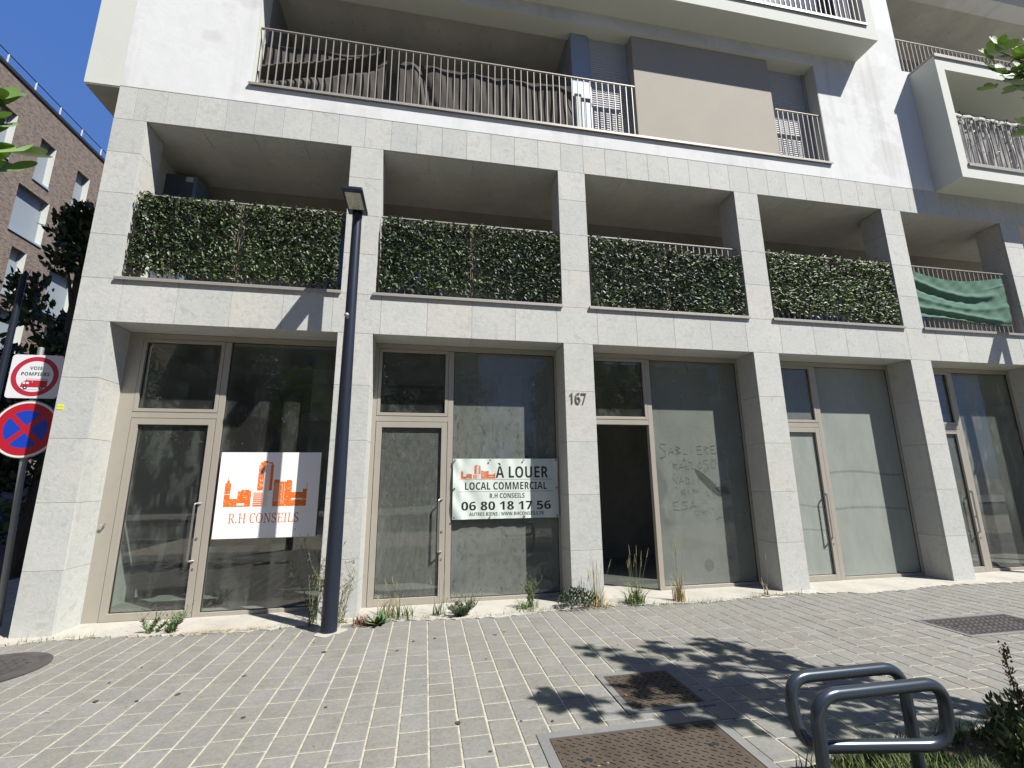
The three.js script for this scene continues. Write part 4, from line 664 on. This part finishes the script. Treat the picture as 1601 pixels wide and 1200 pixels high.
// ------------------------------------------------------------------ the brick building on the left
{
  const cols = 16, rows = 32;
  const bm = colorTex(512, 2.08, (i, x, y) => { const row = Math.floor(y / 16), off = (row % 2) * 16, bxx = Math.floor((x + off) / 32) % 16, fx = (x + off) % 32, fy = y % 16, k = Math.abs(Math.sin(row * 91.7 + bxx * 47.3) * 43758.5) % 1; if (fx < 2 || fy < 2.4) return [0.30, 0.26, 0.21]; const v = 0.55 + 0.9 * k + 0.3 * (N4[i] - 0.5); return [0.175 * v, 0.130 * v, 0.105 * v]; }, 1.3 * 1.6);
  M.brick = std({ map: bm, color: C(0.84, 0.85, 0.86), roughness: 0.95 });
  const t = thing('brick_building', 'brown brick apartment building with recessed white-edged windows at the left', 'building');
  const X = -18, D = 0.28, H = 19.05, wins = [[-15.4, -16.24, 15.36, 17.46], [-17.66, -18.5, 15.36, 17.46], [-13.2, -14.1, 15.36, 17.46], [-14.85, -16.52, 12.54, 14.72], [-15.2, -15.95, 9.7, 11.86], [-18.9, -19.7, 12.54, 14.72], [-12.4, -13.2, 12.54, 14.72], [-17.3, -18.9, 9.7, 11.86], [-12.6, -13.5, 9.7, 11.86], [-15.0, -16.6, 6.9, 9.05], [-17.7, -18.5, 6.9, 9.05], [-20.5, -21.4, 15.36, 17.46], [-20.6, -22.2, 9.7, 11.86]];
  // wall as strips between the window openings
  const sh = new THREE.Shape(); sh.moveTo(-40, -0.2); sh.lineTo(40, -0.2); sh.lineTo(40, H); sh.lineTo(-40, H);
  for (const [z0, z1, y0, y1] of wins) { const p = new THREE.Path(); p.moveTo(z0, y0); p.lineTo(z0, y1); p.lineTo(z1, y1); p.lineTo(z1, y0); p.closePath(); sh.holes.push(p); }
  const g = new THREE.ExtrudeGeometry(sh, { depth: D, bevelEnabled: false }); g.rotateY(-Math.PI / 2); g.translate(X, 0, 0); // shape x -> z, depth -> -x
  mesh('wall', metricUV(g), M.brick, t);
  mesh('inner_wall', bx(X - 8, X - D - 0.01, -0.2, H - 0.3, -39.9, 39.9), M.darkWall, t);
  mesh('roof_edge', bx(X - 6, X + 0.06, H, H + 0.16, -40, 40), M.gasket, t);
  for (const [z0, z1, y0, y1] of wins) {
    const w = mesh('window', [bx(X - D - 0.008, X - D + 0.05, y0, y1, z1 + 0.03, z1 + 0.08), bx(X - D - 0.008, X - D + 0.05, y0, y1, z0 - 0.06, z0 - 0.004), bx(X - D - 0.008, X - D + 0.05, y1 - 0.06, y1 - 0.003, z1 + 0.08, z0 - 0.06), bx(X - D - 0.008, X + 0.05, y0 - 0.07, y0 + 0.02, z1 - 0.03, z0 + 0.03)], M.shutterFrame, t);
    mesh('blind', bx(X - D - 0.004, X - D + 0.012, y0 + 0.02, y1, z1 + 0.08, z0 - 0.06), std({ color: C(0.26, 0.30, 0.33), roughness: 0.4 }), w);
    mesh('reveal', bx(X - D + 0.001, X + 0.012, y0 + 0.02, y1 - 0.004, z1 - 0.001, z1 + 0.028), M.paint, w);
  }
  const r = mesh('roof_rail', bx(X - 0.22, X - 0.18, H + 0.80, H + 0.82, -40, 10), M.gasket, t); for (let z = -38; z < 8; z += 1.45) mesh('post', bx(X - 0.22, X - 0.18, H + 0.16, H + 0.80, z, z + 0.04), M.paint, r);
}
tag(mesh('dark_pole', rod(V(-6.4, -0.1, -1.52), V(-6.4, 4.98, -1.52), 0.05, 0.04, 12), M.pole), 'plain dark pole at the left edge before the brick building', 'pole');
{ // hedge bank in the shade of the side street, seen past the sign pole
  const t = thing('low_hedge', 'low green hedge in shade along the side street behind the sign pole', 'hedge', [-11, 0, -10]); const L = [], Cc = [];
  for (let k = 0; k < 4000; k++) { L.push(mat4(V(rr(-4, 4), rr(0, 1.1), rr(-1.2, 1.2)), new THREE.Euler(rr(-1, 2), rr(0, 6), rr(-1, 1)), rr(0.8, 1.6))); const b = rr(0.5, 1.4); Cc.push(C(0.062 * b, 0.105 * b, 0.036 * b)); }
  inst('leaves', bigLeaf, M.crown, L, t, Cc);
}
// ------------------------------------------------------------------ across the street: what the panes mirror
{
  const cream = std({ color: C(0.40, 0.37, 0.31), map: concMap, roughness: 0.9 }), dark = M.darkGlass;
  for (const [x0, x1, H, label] of [[-40, 4.2, 14, 'long cream apartment block across the street, left of the gap'], [11.5, 26, 12, 'cream apartment block across the street, right of the gap']]) {
    const t = thing('apartment_block', label, 'building'); mesh('wall', bx(x0, x1, -0.1, H, 30.4, 40), cream, t);
    for (let f = 0; f < 5; f++) { mesh('balcony', [bx(x0, x1, 0.2 + f * 3, 1.3 + f * 3, 28.9, 30.39)], cream, t); for (let x = x0 + 1; x < x1 - 2; x += 4) mesh('window', bx(x, x + 2.6, 1.4 + f * 3, 2.9 + f * 3, 30.30, 30.39), dark, t); }
  }
  const cs = [[0.062, 0.105, 0.036], [0.07, 0.115, 0.038]];
  [[-9, 19, 8.5, 3.2], [-3, 18.6, 9, 3.4], [2.2, 19.2, 8.2, 3.0], [7.2, 18.4, 8.8, 3.2], [13.5, 19, 9, 3.4], [-15, 18.6, 9, 3.4], [20, 18.8, 9, 3.6]].forEach(([x, z, h, r], i) => bigTree('street tree across the road, seen only mirrored in the shop windows', x, z, h, r, 5000, cs[i % 2], 'street trees across the road', 0.25));
}
renderer.render(scene, camera);
